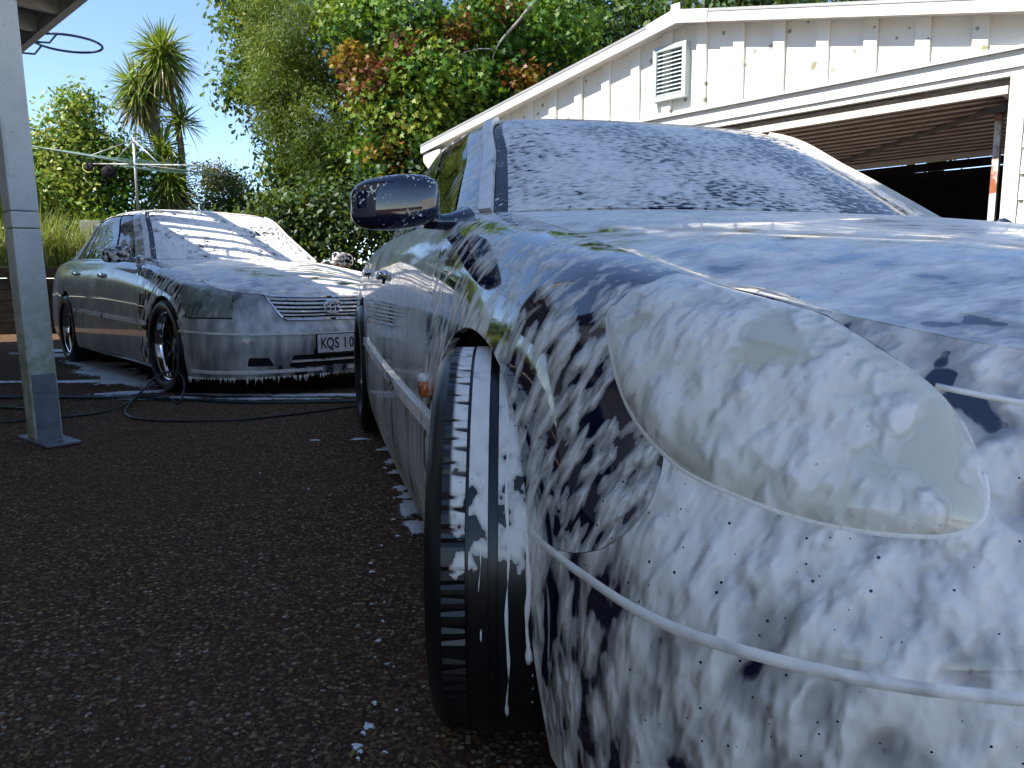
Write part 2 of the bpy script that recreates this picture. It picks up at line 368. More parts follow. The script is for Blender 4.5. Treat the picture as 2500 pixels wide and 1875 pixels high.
def panel(name, S, poly, mat, parent, side=1, holes=(), res=.03, off=0.0, flange=.014, gap=.0013, smooth=True, dome=None):
    """a body panel: the piece of surface S inside the (u,v) polygon, with turned-in edges. side 1 right, -1 left, 0 both halves in one"""
    poly = densify(np.array(poly, float), res)
    um = S.ku[-1]
    def centre(p): return (p[:, 0] < 1e-6) | (p[:, 0] > um - 1e-6) if side == 0 else np.zeros(len(p), bool)
    poly = shrink(poly, gap, centre(poly)) if gap else poly
    hol = []
    for hq in holes:
        hq = densify(np.array(hq, float), res); hol.append(shrink(hq, -gap, centre(hq)) if gap else hq)
    lo, hi = poly.min(0), poly.max(0)
    gx, gy = np.meshgrid(np.arange(lo[0], hi[0], res), np.arange(lo[1], hi[1], res * .9), indexing='ij')
    gx = gx + (np.arange(gx.shape[1]) % 2)[None, :] * res * .5
    pts = np.stack([gx.ravel(), gy.ravel()], 1)
    pts = pts[in_poly(poly, pts)]
    for hq in hol: pts = pts[~in_poly(hq, pts)]
    bd = np.vstack([poly] + hol)
    if len(pts):
        dm = np.full(len(pts), 9.0)
        for i in range(0, len(bd), 64): dm = np.minimum(dm, np.sqrt(((pts[:, None] - bd[None, i:i+64]) ** 2).sum(2)).min(1))
        pts = pts[dm > res * .45]
    V2 = np.vstack([bd, pts]); ed = []; o = 0
    for ring in [poly] + hol:
        n = len(ring); ed += [(o + i, o + (i + 1) % n) for i in range(n)]; o += n
    r = delaunay_2d_cdt([Vector(map(float, v)) for v in V2], ed, [], 0, 1e-6)
    uv = np.array([(v.x, v.y) for v in r[0]]); tri = np.array([f for f in r[2] if len(f) == 3])
    cen = uv[tri].mean(1); ok = in_poly(poly, cen)
    for hq in hol: ok &= ~in_poly(hq, cen)
    tri = tri[ok]
    P = S.p(uv); N = S.n(uv)
    mid = P - np.array([0, 0, .55]); mid[:, 0] = 0
    ref = np.where(np.abs(P[:, 1:2]) < .05, np.c_[np.sign(P[:, 0] + 1.5), np.zeros(len(P)), np.ones(len(P)) * .6], np.c_[(P[:, 0] + 1.5) * .3, mid[:, 1], mid[:, 2]])
    if np.median((N * ref).sum(1)) < 0: N = -N
    P = P + N * off
    if dome:                                   # bulge away from the outline: (height, reach)
        dm = np.full(len(uv), 9.0)
        for i in range(0, len(bd), 64): dm = np.minimum(dm, np.sqrt(((uv[:, None] - bd[None, i:i+64]) ** 2).sum(2)).min(1))
        q_ = np.clip(dm / dome[1], 0, 1); P = P + N * (dome[0] * np.sqrt(1 - (1 - q_) ** 2))[:, None]
    fn = np.cross(P[tri[:, 1]] - P[tri[:, 0]], P[tri[:, 2]] - P[tri[:, 0]])
    fl = (fn * N[tri[:, 0]]).sum(1) < 0; tri[fl] = tri[fl][:, ::-1]
    # boundary edges -> turned-in flange
    e = np.vstack([tri[:, [0, 1]], tri[:, [1, 2]], tri[:, [2, 0]]]); cnt = {}
    for a, b in e: cnt[(min(a, b), max(a, b))] = cnt.get((min(a, b), max(a, b)), 0) + 1
    V = [tuple(p) for p in P]; F = [tuple(t) for t in tri]; low = {}
    if flange:
        for a, b in e:
            if cnt[(min(a, b), max(a, b))] == 1:
                if side == 0 and abs(P[a][1]) < 2e-3 and abs(P[b][1]) < 2e-3: continue
                for k in (a, b):
                    if k not in low: low[k] = len(V); V.append(tuple(P[k] - N[k] * flange))
                F.append((a, low[a], low[b], b) if True else 0)
                F[-1] = (b, a, low[a], low[b])
    V = np.array(V); bm = bmesh.new()
    def add(sgn):
        vs = [bm.verts.new((v[0], -v[1] * sgn, v[2])) for v in V]
        for f in F:
            q = [vs[i] for i in f]
            if sgn > 0: q.reverse()
            try: bm.faces.new(q)
            except ValueError: pass
    if side in (1, 0): add(1)
    if side in (-1, 0): add(-1)
    if side == 0:
        bmesh.ops.remove_doubles(bm, verts=[v for v in bm.verts if abs(v.co.y) < 2e-3], dist=2e-3)
    bmesh.ops.delete(bm, geom=[v for v in bm.verts if not v.link_faces], context='VERTS')
    if smooth:
        for f in bm.faces: f.smooth = True
        for ed_ in bm.edges:
            if len(ed_.link_faces) == 2 and ed_.link_faces[0].normal.dot(ed_.link_faces[1].normal) < .72: ed_.smooth = False
    me = bpy.data.meshes.new(name); bm.normal_update(); bm.to_mesh(me); bm.free()
    me.materials.append(mat)
    ob = bpy.data.objects.new(name, me); COL.objects.link(ob); ob.parent = parent
    return ob

# ---------------------------------------------------------------- foam: wet surface of a kind, covered by snow foam that is thin, thick or broken open
def base_shader(t, kind, nrm=None):
    kw = {} if nrm is None else {'Normal': nrm}
    if kind == 'navy':   return t.pr(Base__Color=c4(.004, .007, .028), Roughness=.06, Coat__Weight=1.0, Coat__Roughness=.02, **kw)
    if kind == 'black':  return t.pr(Base__Color=c4(.006, .007, .012), Roughness=.07, Coat__Weight=1.0, Coat__Roughness=.02, **kw)
    if kind == 'glass':  return t.pr(Base__Color=c4(.004, .006, .006), Roughness=.02, **kw)
    if kind == 'lens':   return t.pr(Base__Color=c4(.62, .60, .48), Roughness=.12, Coat__Weight=1.0, Coat__Roughness=.02, **kw)
    if kind == 'lensdark': return t.pr(Base__Color=c4(.12, .14, .10), Roughness=.08, Coat__Weight=1.0, Coat__Roughness=.02, **kw)
    if kind == 'rubber': return t.pr(Base__Color=c4(.006, .006, .007), Roughness=.32, **kw)
    if kind == 'trim':   return t.pr(Base__Color=c4(.008, .008, .009), Roughness=.25, **kw)
    if kind == 'chrome': return t.pr(Base__Color=c4(.7, .71, .73), Roughness=.06, Metallic=1.0, **kw)
    if kind == 'plate':  return t.pr(Base__Color=c4(.62, .62, .64), Roughness=.35, **kw)
    return t.pr(Base__Color=c4(.02), Roughness=.5, **kw)
def foam(name, kind, size=(.05, .05, .05), rot=(0, 0, 0), big=.25, w=(.6, .4), t0=.40, t1=.44, t2=.60, film=.45, relief=.004, pores=0.0, fine=.0006,
         dist=.8, detail=1.6, ripple=None, grad=None, seed=0.0, col=(.885, .84, .78), finesize=.006, soft=.012, groove=None, mound=False, shift=0.0):
    t = NT(name); co = t.coord()
    v = t.map(co, size, rot, (seed, seed * .7, seed * .3))
    if mound:                                  # rounded clumps: two sizes of soft cells, bent a little by noise
        wv = t.n('VectorMath', _operation='MULTIPLY_ADD'); t.set(wv.inputs[0], t.noise(v, 1.3, 2, .5, 0, 1)); wv.inputs[1].default_value = (.9, .9, .9); t.set(wv.inputs[2], v)
        nd = t.n('TexVoronoi', _feature='SMOOTH_F1', Scale=1.0, Smoothness=.9, Randomness=1.0); t.set(nd.inputs['Vector'], wv.outputs[0]); d1 = nd.outputs['Distance']
        d2 = t.math('SUBTRACT', 1.0, t.noise(v, 2.0, 1.0, .45))
        n1 = t.math('SUBTRACT', .90 + shift, t.math('ADD', t.math('MULTIPLY', d1, .80), t.math('MULTIPLY', d2, .34)))
    else:
        n1 = t.noise(v, 1.0, detail, .42, dist * .3)
    n2 = t.noise(t.map(co, (big, big, big), (0, 0, 0), (seed + 3, 1, 2)), 1.0, 2, .5)
    T = t.math('ADD', t.math('MULTIPLY', n1, w[0]), t.math('MULTIPLY', n2, w[1]))
    if grad:                                   # foam runs thin or thick along a direction: (axis, from, to, add at from, add at to)
        for g in grad:
            sep = t.n('SeparateXYZ'); t.set(sep.inputs[0], co)
            T = t.math('ADD', T, t.rng(sep.outputs['XYZ'.index(g[0])], g[1], g[2], g[3], g[4]))
    edge = t.rng(T, t0, t0 + soft)
    if groove:                                 # tyres: no foam down in the grooves, little on the outer shoulder
        sx = t.n('SeparateXYZ'); t.set(sx.inputs[0], co)
        rr = t.math('SQRT', t.math('ADD', t.math('MULTIPLY', sx.outputs[0], sx.outputs[0]), t.math('MULTIPLY', sx.outputs[2], sx.outputs[2])))
        edge = t.math('MULTIPLY', edge, t.rng(rr, groove - .005, groove - .0028))
        edge = t.math('MULTIPLY', edge, t.rng(t.math('ABSOLUTE', sx.outputs[1]), .088, .094, 1.0, 0.0))
    thick = t.rng(T, t1, t2)
    if pores:
        pv = t.map(co, (.0105,) * 3); vn = t.n('TexVoronoi', Scale=1.0); t.set(vn.inputs['Vector'], pv); d = vn.outputs['Distance']
        sp = t.n('SeparateColor'); t.set(sp.inputs[0], vn.outputs['Color'])
        rad = t.rng(sp.outputs[0], 1 - pores, 1.0, .01, .16, smooth=False)
        edge = t.math('MULTIPLY', edge, t.math('GREATER_THAN', d, rad))
    thick = t.math('ADD', t.math('MULTIPLY', thick, .8), t.rng(T, t2 - .04, t2 + .14, 0, .2))
    fac = t.math('MULTIPLY', edge, t.math('ADD', film, t.math('MULTIPLY', thick, 1 - film)), clamp=True)
    hgt = t.math('ADD', t.math('MULTIPLY', thick, relief), t.math('MULTIPLY', edge, relief * .25))
    if mound: hgt = t.math('ADD', hgt, t.math('MULTIPLY', t.math('MULTIPLY', n1, edge), relief * 2.3))
    else:
        lump = t.noise(t.map(co, tuple(q * .85 for q in size), rot, (seed + 5, 2, 1)), 1.0, 1.5, .45)
        hgt = t.math('ADD', hgt, t.math('MULTIPLY', t.math('MULTIPLY', lump, edge), relief))
    fn = t.noise(t.map(co, (finesize,) * 3), 1.0, 3, .6)
    hgt = t.math('ADD', hgt, t.math('MULTIPLY', t.math('MULTIPLY', fn, edge), fine))
    if ripple:
        rp = t.noise(t.map(co, ripple[0]), 1.0, 2.5, .5, .5)
        hgt = t.math('ADD', hgt, t.math('MULTIPLY', rp, ripple[1]))
    nb = t.bump(hgt, 1.0, 1.0)
    fs = t.pr(Base__Color=c4(*col), Roughness=.38, Normal=nb, Specular__IOR__Level=.4)
    return t.done(t.mixs(fac, base_shader(t, kind), fs))

M_DARK = m_plain('underbody_black', (.006, .006, .007), .8)
M_RUB = m_plain('rubber_black', (.008, .008, .009), .45, bump=.0006, bscale=200)
M_CHROME = m_plain('chrome', (.72, .73, .75), .07, 1.0)
M_RIMDARK = m_plain('rim_dark', (.015, .015, .017), .35, .6)
M_GLASSMIR = m_plain('mirror_glass', (.6, .62, .65), .02, 1.0)
M_AMBER = m_plain('amber_lens', (.62, .12, .02), .18, coat=1.0)

def lathe_geo(prof, n=64, axis='Y', close=False):
    """prof: list of (radius, lateral); revolved about the Y axis"""
    V, F = [], []; m = len(prof)
    for i in range(n):
        a = 2 * math.pi * i / n; c, s = math.cos(a), math.sin(a)
        for r, y in prof: V.append((r * s, y, r * c))
    for i in range(n):
        k = (i + 1) % n
        for j in range(m - 1 + (1 if close else 0)):
            j2 = (j + 1) % m
            F.append((i*m + j, i*m + j2, k*m + j2, k*m + j))
    return V, F
def tyre_geo(Rt, w, rim, sign):
    """tyre with bead, bulged walls and a grooved tread; sign +1: outer face towards +Y"""
    h = w / 2; sw = Rt - rim
    half = [(rim - .004, h * .72), (rim + .006, h * .86), (rim + sw * .25, h * 1.0), (rim + sw * .5, h * 1.045), (rim + sw * .75, h * 1.02),
            (Rt - .017, h * .965), (Rt - .008, h * .90), (Rt - .0035, h * .82)]
    tread = []
    for y0, y1, dp in ((.82, .56, 0), (.555, .525, 1), (.52, .31, 0), (.305, .20, 1), (.195, .02, 0)):
        for y in (y0, y1): tread.append((Rt - (.0075 if dp else 0) - .003 * y0 ** 4, h * y, dp))
    tr = tread + [(r, -y, d) for r, y, d in reversed(tread)]
    prof = [(r, y * sign) for r, y in half] + [(r, y * sign) for r, y, d in tr] + [(r, -y * sign) for r, y in reversed(half)]
    n = 322; m = len(prof); V, F = lathe_geo(prof, n, close=False)
    V = [list(v) for v in V]; nh = len(half)
    gs, q_ = set(), 0
    while q_ < n: gs.add(q_); q_ += (6, 8, 7, 9, 6, 7, 8, 5)[len(gs) % 8]
    for i in range(n):
        for j, (r, y, d) in enumerate(tr):
            J = nh + j; yy = y / h
            ph = 0 if ((i + int(round((9 if yy > 0 else -5) * (abs(yy) ** 1.4)))) % n) in gs else 1       # curved cross grooves
            if d == 0 and (abs(yy) > .53 or yy < -.25) and ph < 1:
                v = V[i*m + J]; q = (r - .006) / r; v[0] *= q; v[2] *= q
    return V, F
def wheel(parent, loc, side, Rt, w, rim, tyre_mat, rim_mat, steer=0.0, spokes=9, dish=.07, shade=None):
    """side 1: the car's right (blender -Y is outwards). wheel (rim) > tyre, spokes, hub"""
    o = -1 if side == 1 else 1
    prof = [(rim * .93, -o*w*.40), (rim - .012, -o*w*.42), (rim + .004, -o*w*.46), (rim + .006, -o*w*.48), (rim - .004, -o*w*.47), (rim - .010, -o*w*.40)]
    h = w * .5
    prof = [(rim - .05, -o*h*.6), (rim - .012, -o*h*.75), (rim - .02, 0), (rim - .035, o*h*.25), (rim - .022, o*h*.60), (rim - .010, o*h*.74), (rim - .004, o*h*.80), (rim + .007, o*h*.80), (rim + .009, o*h*.74), (rim + .001, o*h*.66)]
    V, F = lathe_geo(prof, 96)
    wo = mesh_obj('wheel', V, F, rim_mat, parent, True); wo.location = loc; wo.rotation_euler = (0, 0, steer)
    V, F = tyre_geo(Rt, w, rim, o); tyre = mesh_obj('tyre', V, F, tyre_mat, wo, True); tyre.data.set_sharp_from_angle(angle=R(24))
    # dished centre
    V, F = lathe_geo([(.004, o*h*.34), (.05, o*h*.34), (.062, o*h*.28), (.068, o*h*.12), (.07, 0)], 32); mesh_obj('hub', V, F, M_RIMDARK, wo, True)
    V, F = lathe_geo([(.05, -o*h*.1), (.16, -o*h*.1), (.165, -o*h*.2)], 40); mesh_obj('brake_disc', V, F, m_disc, wo, True)
    sp = None
    for k in range(spokes):
        a = 2 * math.pi * k / spokes
        if sp is None:
            pts = [(.05, o*h*.20, .022), (.11, o*h*.24, .016), (.17, o*h*.22, .013), (rim - .03, o*h*.26, .017)]
            V, F = [], []
            for r, y, hw in pts:
                V += [(-hw, y + o*.012, r), (hw, y + o*.012, r), (hw, y - o*.02, r), (-hw, y - o*.02, r)]
            for i in range(len(pts) - 1):
                for q in range(4): F.append((i*4 + q, i*4 + (q+1) % 4, (i+1)*4 + (q+1) % 4, (i+1)*4 + q))
            so = mesh_obj('spoke', V, F, M_RIMDARK, wo); sp = so.data
        else:
            so = bpy.data.objects.new('spoke', sp); COL.objects.link(so); so.parent = wo
        so.rotation_euler = (0, a, 0)
    return wo
m_disc = m_plain('brake_iron', (.12, .11, .10), .4, .9)

def well(parent, X, side, r=.365, z=.33):
    o = -1 if side == 1 else 1; V, F = [], []; n = 28
    for i in range(n + 1):
        a = R(-20) + R(220) * i / n
        V += [(X + r * math.cos(a), o * .86, z + r * math.sin(a)), (X + r * math.cos(a), o * .50, z + r * math.sin(a)), (X, o * .50, z)]
    for i in range(n):
        F.append((3*i, 3*i + 3, 3*i + 4, 3*i + 1)); F.append((3*i + 1, 3*i + 4, 3*i + 5))
    return mesh_obj('wheel_arch_liner', V, F, M_DARK, parent, True)

def superell(name, mat, parent, c, r, e1=.5, e2=.5, nu=28, nv=16, shape=None):
    V, F = [], []
    sp = lambda w, e: math.copysign(abs(w) ** e, w)
    for i in range(nv + 1):
        ph = -math.pi / 2 + math.pi * i / nv
        for j in range(nu):
            th = 2 * math.pi * j / nu
            p = [r[0] * sp(math.cos(ph), e1) * sp(math.cos(th), e2), r[1] * sp(math.cos(ph), e1) * sp(math.sin(th), e2), r[2] * sp(math.sin(ph), e1)]
            if shape: p = shape(p)
            V.append((c[0] + p[0], c[1] + p[1], c[2] + p[2]))
    for i in range(nv):
        for j in range(nu): F.append((i*nu + j, i*nu + (j+1) % nu, (i+1)*nu + (j+1) % nu, (i+1)*nu + j))
    return mesh_obj(name, V, F, mat, parent, True)

def mirror_part(parent, c, side, mat, half=(.06, .105, .064)):
    """door mirror: rounded housing, glass on its back, stalk to the door. c in car axes with Y to the right"""
    o = -1 if side == 1 else 1
    def shape(p):
        p = list(p); y = p[1] * o / half[1]                      # +1 outer end
        p[2] *= 1.0 - .10 * max(0, y) - .06 * max(0, -y); p[0] *= 1.0 - .25 * max(0, y)
        if p[0] < 0: p[0] *= .35
        p[2] += -.010 * y
        return p
    hs = superell('wing_mirror', mat, parent, (c[0], o * c[1], c[2]), half, .55, .62, 36, 22, shape)
    superell('mirror_glass', M_GLASSMIR, hs, (c[0] - .024, o * c[1], c[2]), (.004, half[1] * .86, half[2] * .82), .4, .4, 24, 10)
    yi = c[1] - half[1]
    V, F = tube_geo([(c[0] - .005, o * (yi + .03), c[2] - .035), (c[0] - .012, o * (yi - .005), c[2] - .043), (c[0] - .02, o * (yi - .035), c[2] - .042), (c[0] - .03, o * (yi - .08), c[2] - .03)], [.030, .026, .030, .045], 14)
    V = [(v[0], v[1], c[2] - .04 + (v[2] - c[2] + .04) * .75) for v in V]
    mesh_obj('stalk', V, F, mat, hs, True)
    return hs

def handle(parent, S, X, Z, side, mat):
    o = -1 if side == 1 else 1
    uv = S.find([(X, Z)], (0, 2)); p = S.p(uv)[0]
    superell('handle_cup', M_DARK, parent, (p[0] + .01, o * (p[1] + .0005), p[2] - .004), (.062, .004, .026), .7, .7, 20, 10)
    return superell('door_handle', mat, parent, (p[0], o * (p[1] + .016), p[2] + .004), (.092, .013, .017), .45, .45, 24, 10,
                    lambda q: [q[0], q[1] - o * .012 * (abs(q[0]) / .092) ** 2, q[2] * (1 - .25 * (abs(q[0]) / .092) ** 2)])

def XZ(S, pts, c0=5): return S.find(pts, (0, 2))
def arch_pts(X, z, r, zlow_f, zlow_r, n=16, front=None):
    a0 = -math.asin((z - zlow_r) / r) if abs(z - zlow_r) < r else 0
    pts = [(X - math.sqrt(max(.0001, r*r - (z - zlow_r)**2)) , zlow_r)]
    return pts

def build_car(name, pose, LOWG, TOPG, HOODG, cfg, mats):
    x, y, a = pose
    car = empty(name, (x, y, 0), a - math.pi / 2)
    L, T = Surf(LOWG), Surf(TOPG); H = hood_surf(L, cfg['hood_col'], *HOODG)
    Mside, Mdoor, Mbump, Mhood, Mlamp, Mglass, Mside_glass, Mroof, Mpillar = [mats[k] for k in ('side', 'door', 'bump', 'hood', 'lamp', 'screen', 'window', 'roof', 'pillar')]
    vb = L.kv[-1]; rx = cfg['rear_axle']; zs = cfg['sill_z']
    af_ = np.array(cfg['arch_front'], float); sp_ = cfg['arch_split']
    fine = smooth_path(np.c_[af_, 0 * af_[:, 0]], 4)[:, :2]; cfg['arch_split'] = sp_ * 4
    arch_f = XZ(L, fine)                       # rear foot -> over the wheel -> front foot
    ra = cfg['arch_r']; th = np.linspace(R(205), R(-25), 22)
    arch_r = XZ(L, [(rx + ra * math.cos(q), cfg['axle_z'] + ra * math.sin(q)) for q in th])   # rear foot -> front foot
    d0t, d0m, d0b = cfg['door_x0']; d1 = cfg['door_x1']; d2 = cfg['door_x2']
    seam0 = XZ(L, [(d0t, 9), (d0m, .80), (d0b, .5), (d0b, zs + .02)]); seam0[0, 1] = 0
    seam1 = XZ(L, [(d1, 9), (d1, .6), (d1 - .02, zs + .02)]); seam1[0, 1] = 0
    seam2 = XZ(L, [(d2, 9), (d2, .80)]); seam2[0, 1] = 0
    q2 = arch_r[np.argmin(np.abs(arch_r[:, 0] - XZ(L, [(d2 - .02, .62)])[0, 0]) + (arch_r[:, 0] > L.find([(rx, .7)], (0, 2))[0, 0]) * 9)]
    lamp = np.array(cfg['lamp'])
    ft = cfg['fender_top_u']
    inner_r = []
    for sd in (1, -1):
        # fender: shut line back to the door, down to the sill, over the arch, along the bumper seam and the lamp
        fen = [(ft, 0)] + [tuple(seam0[0])] + [tuple(q) for q in seam0[1:]] + [tuple(XZ(L, [(cfg['arch_front'][0][0] - .002, zs + .015)])[0])] + [tuple(q) for q in arch_f[:cfg['arch_split'] + 1]] + list(cfg['seam']) + list(cfg['lamp_outer'])
        panel('front_fender', L, fen, Mside, car, sd, res=.028, gap=.0005)
        fd = panel('front_door', L, [tuple(seam0[0]), tuple(seam1[0]), tuple(seam1[1]), tuple(seam1[2]), tuple(seam0[3]), tuple(seam0[2]), tuple(seam0[1])], Mdoor, car, sd, res=.045)
        ridx = np.where(arch_r[:, 0] <= q2[0] + 1e-6)[0]
        af = arch_r[ridx[0]:]                                # arch from the seam forward and down
        rd = panel('rear_door', L, [tuple(seam1[0]), tuple(seam2[0]), tuple(seam2[1])] + [tuple(q) for q in af] + [tuple(XZ(L, [(rx + ra * 1.02, zs + .02)])[0]), tuple(seam1[2]), tuple(seam1[1])], Mdoor, car, sd, res=.045)
        ub = XZ(L, [(rx - .62, .6)])[0, 0]
        panel('rear_quarter', L, [tuple(seam2[0]), (L.ku[cfg['tail_col']], 0), (L.ku[cfg['tail_col']], L.kv[3]), (ub, L.kv[3] + .05), tuple(XZ(L, [(rx - ra * 1.0, cfg['axle_z'] + .05)])[0])] + [tuple(q) for q in arch_r[2:ridx[0] + 1]] + [tuple(seam2[1])], Mdoor, car, sd, res=.05)
        panel('sill', L, [tuple(XZ(L, [(cfg['arch_front'][0][0] - .004, zs + .012)])[0]), tuple(XZ(L, [(rx + ra * 1.0, zs + .017)])[0]), (XZ(L, [(rx + ra * 1.0, zs + .017)])[0, 0], vb), (XZ(L, [(cfg['arch_front'][0][0] - .004, zs + .017)])[0, 0], vb)], Mdoor, car, sd, res=.04, gap=.001)
        # mouldings along the doors
        mz = cfg['mould']
        for X0, X1, par in ((d0b - .004, d1 - .006, fd), (d1 - .014, rx + ra + .03, rd), (cfg['arch_front'][0][0] - .012, d0b + .004, car)):
            zA = lambda X: mz[0] + (mz[1] - mz[0]) * (X + .3) / -2.1
            panel('side_moulding', L, XZ(L, [(X0, zA(X0) - .016), (X0, zA(X0) + .016), ((X0 + X1) / 2, zA((X0 + X1) / 2) + .016), (X1, zA(X1) + .016), (X1, zA(X1) - .016), ((X0 + X1) / 2, zA((X0 + X1) / 2) - .016)]), mats['mould'], par, sd, res=.05, off=.011, flange=.012, gap=0)
        handle(fd, L, d1 + .13, cfg['handle_z'], sd, mats['handle']); handle(rd, L, d2 + .14, cfg['handle_z'] + .02, sd, mats['handle'])
        # glasshouse side
        k = T.ku; v2 = T.kv[2]
        uB = T.find([(d1, 1.1)], (0, 2))[0, 0]; uC = T.find([(d2 + .02, 1.1)], (0, 2))[0, 0]; u4 = k[4] + cfg['pillar_u']
        wtop = v2 - .055
        panel('door_window', T, round_poly([(u4 + .04, .015), (uB - .02, .015), (uB - .02, wtop), (u4 - .005, wtop)], .05), Mside_glass, fd, sd, res=.05, off=-.006)
        panel('door_window', T, round_poly([(uB + .02, .015), (uC - .03, .015), (uC - .03, wtop - .01), (uB + .02, wtop)], .045), Mside_glass, rd, sd, res=.05, off=-.006)
        panel('quarter_window', T, round_poly([(uC + .0, .015), (uC + .20, .03), (uC + .05, wtop - .03), (uC + .0, wtop - .02)], .04), Mside_glass, car, sd, res=.05, off=-.006)
        panel('window_frame', T, [(u4 - .012, .004), (uC + .26, .004), (uC + .10, wtop + .02), (u4 - .012, wtop + .022)], mats['trim'], car, sd, res=.05, off=-.013, gap=0)
        # pillars and rail
        panel('front_pillar', T, [(cfg['u_lip1'], 0), (u4 + .012, 0), (u4 - .012, wtop + .012), (uC + .08, wtop + .012), (uC + .06, v2 + .03), (cfg['u_lip1'] - .03, v2 + .0)], Mpillar, car, sd, res=.03)
        panel('screen_moulding', T, [(cfg['u_lip0'], .0), (cfg['u_lip1'], .0), (cfg['u_lip1'] - .028, v2 + .004), (cfg['u_lip0'] - .028, v2 + .004)], mats['lip'], car, sd, res=.025, off=.012, flange=.02, gap=.001)
        panel('rear_pillar', T, [(uC + .25, 0), (T.ku[9], 0), (T.ku[9], v2 + .03), (uC + .07, v2 + .03), (uC + .09, wtop + .012)], Mroof, car, sd, res=.05)
        mirror_part(car, cfg['mirror'] if sd == 1 else cfg.get('mirror_l', cfg['mirror']), sd, mats['mirror'])
        # lamp
        lm = panel('headlight', L, lamp, Mlamp, car, sd, res=.02, off=.001, dome=cfg.get('dome'), gap=.0004)
        # wheels
        fy = cfg['track_f']; o = -1 if sd == 1 else 1
        wheel(car, (0, o * fy, cfg['tyre_r']), sd, cfg['tyre_r'], cfg['tyre_w'], cfg['rim'], mats['tyre'], mats['rim'], cfg.get('steer', 0))
        wheel(car, (rx, o * cfg['track_r'], cfg['tyre_r']), sd, cfg['tyre_r'], cfg['tyre_w'], cfg['rim'], mats['tyre'], mats['rim'])
        well(car, 0, sd, z=cfg['axle_z']); well(car, rx, sd, z=cfg['axle_z'])
    # one-piece panels
    panel('hood', H, [(0, 0), (H.ku[-1], 0), (H.ku[-1], H.kv[-1]), (0, H.kv[-1])], Mhood, car, 0, res=.03, gap=.0008)
    panel('windscreen', T, [(0, .0), (cfg['u_glass'], .0), (cfg['u_glass'] - .03, v2 - .02), (0, v2 - .02)], Mglass, car, 0, res=.035, off=-.004)
    panel('screen_seal', T, [(0, -.01), (cfg['u_lip0'] + .004, -.01), (cfg['u_lip0'] - .022, v2 + .012), (0, v2 + .012)], mats['trim'], car, 0, res=.05, off=-.011, gap=0)
    panel('roof', T, [(0, v2 - .008), (cfg['u_lip1'] - .03, v2 + .002), (uC + .06, v2 + .03), (T.ku[9], v2 + .03), (T.ku[-1], v2 + .06), (T.ku[-1], T.kv[-1]), (0, T.kv[-1])], Mroof, car, 0, res=.05, gap=.001)
    panel('rear_window', T, [(T.ku[-1], .02), (T.ku[9] + .02, .02), (T.ku[9] + .02, v2 + .02), (T.ku[-1], v2 + .05)], Mside_glass, car, 0, res=.06, off=-.004)
    # boot lid deck between the rear window and the tail
    B0 = T.p(np.array([[u, 0.0] for u in np.linspace(T.ku[9] - .1, T.ku[-1], 9)]))[::-1]
    B1 = L.p(np.array([[u, 0.0] for u in np.linspace(L.ku[cfg['tail_col']] - .25, L.ku[-1], 9)]))[::-1]
    BT = Surf(np.array([[tuple(p * (1 - s) + q * s + np.array([0, 0, .02 * math.sin(math.pi * s)])) for s in (0, .25, .5, .75, 1)] for p, q in zip(B0, B1)]))
    panel('boot_lid', BT, [(0, 0), (BT.ku[-1], 0), (BT.ku[-1], BT.kv[-1]), (0, BT.kv[-1])], Mroof, car, 0, res=.06)
    panel('rear_bumper', L, [(L.ku[-1], 0.0), (L.ku[cfg['tail_col']], 0.0), (L.ku[cfg['tail_col']], L.kv[3]), (ub, L.kv[3] + .05), tuple(XZ(L, [(rx - ra * .98, cfg['axle_z'] - .04)])[0]), tuple(XZ(L, [(rx - ra * .98, .26)])[0]), (XZ(L, [(rx - ra * .98, .26)])[0, 0], vb), (L.ku[-1], vb)], Mdoor, car, 0, res=.06)
    # inner shell behind the shut lines, floor
    sh = [(0, .03), (L.ku[-1], .03), (L.ku[-1], vb - .02)] + [(XZ(L, [(rx - ra - .02, .2)])[0, 0], vb - .02)] + [tuple(q + np.array([-.03 * math.cos(t_), -.03 * math.sin(t_)])) for q, t_ in zip(arch_r, th)] + [(XZ(L, [(rx + ra + .02, .2)])[0, 0], vb - .02), (XZ(L, [(cfg['arch_front'][0][0] - .03, .2)])[0, 0], vb - .02)] + [(q[0] - .03 * s_, q[1] - .02) for q, s_ in zip(arch_f, np.linspace(-1, 1, len(arch_f)))] + [(arch_f[-1][0] - .03, vb - .02), (0, vb - .02)]
    panel('inner_body', L, sh, M_DARK, car, 0, res=.07, off=-.022, flange=0, gap=0)
    pan = [(p[0], p[1] * .96, .19) for p in L.p(np.array([[u, vb] for u in np.linspace(0, L.ku[-1], 40)]))]
    pan = [p for p in pan if True]
    ring = [(p[0], -p[1], p[2]) for p in pan] + [(p[0], p[1], p[2]) for p in reversed(pan[1:-1])]
    Vf = [(-1.4, 0, .19)] + [(q[0], max(-.52, min(.52, q[1])) if (abs(q[0]) < .4 or abs(q[0] - rx) < .4) else q[1], q[2]) for q in ring]
    mesh_obj('floor_pan', Vf, [(0, i + 1, (i + 1) % len(ring) + 1) for i in range(len(ring))], M_DARK, car)
    return car, L, T, H, arch_f
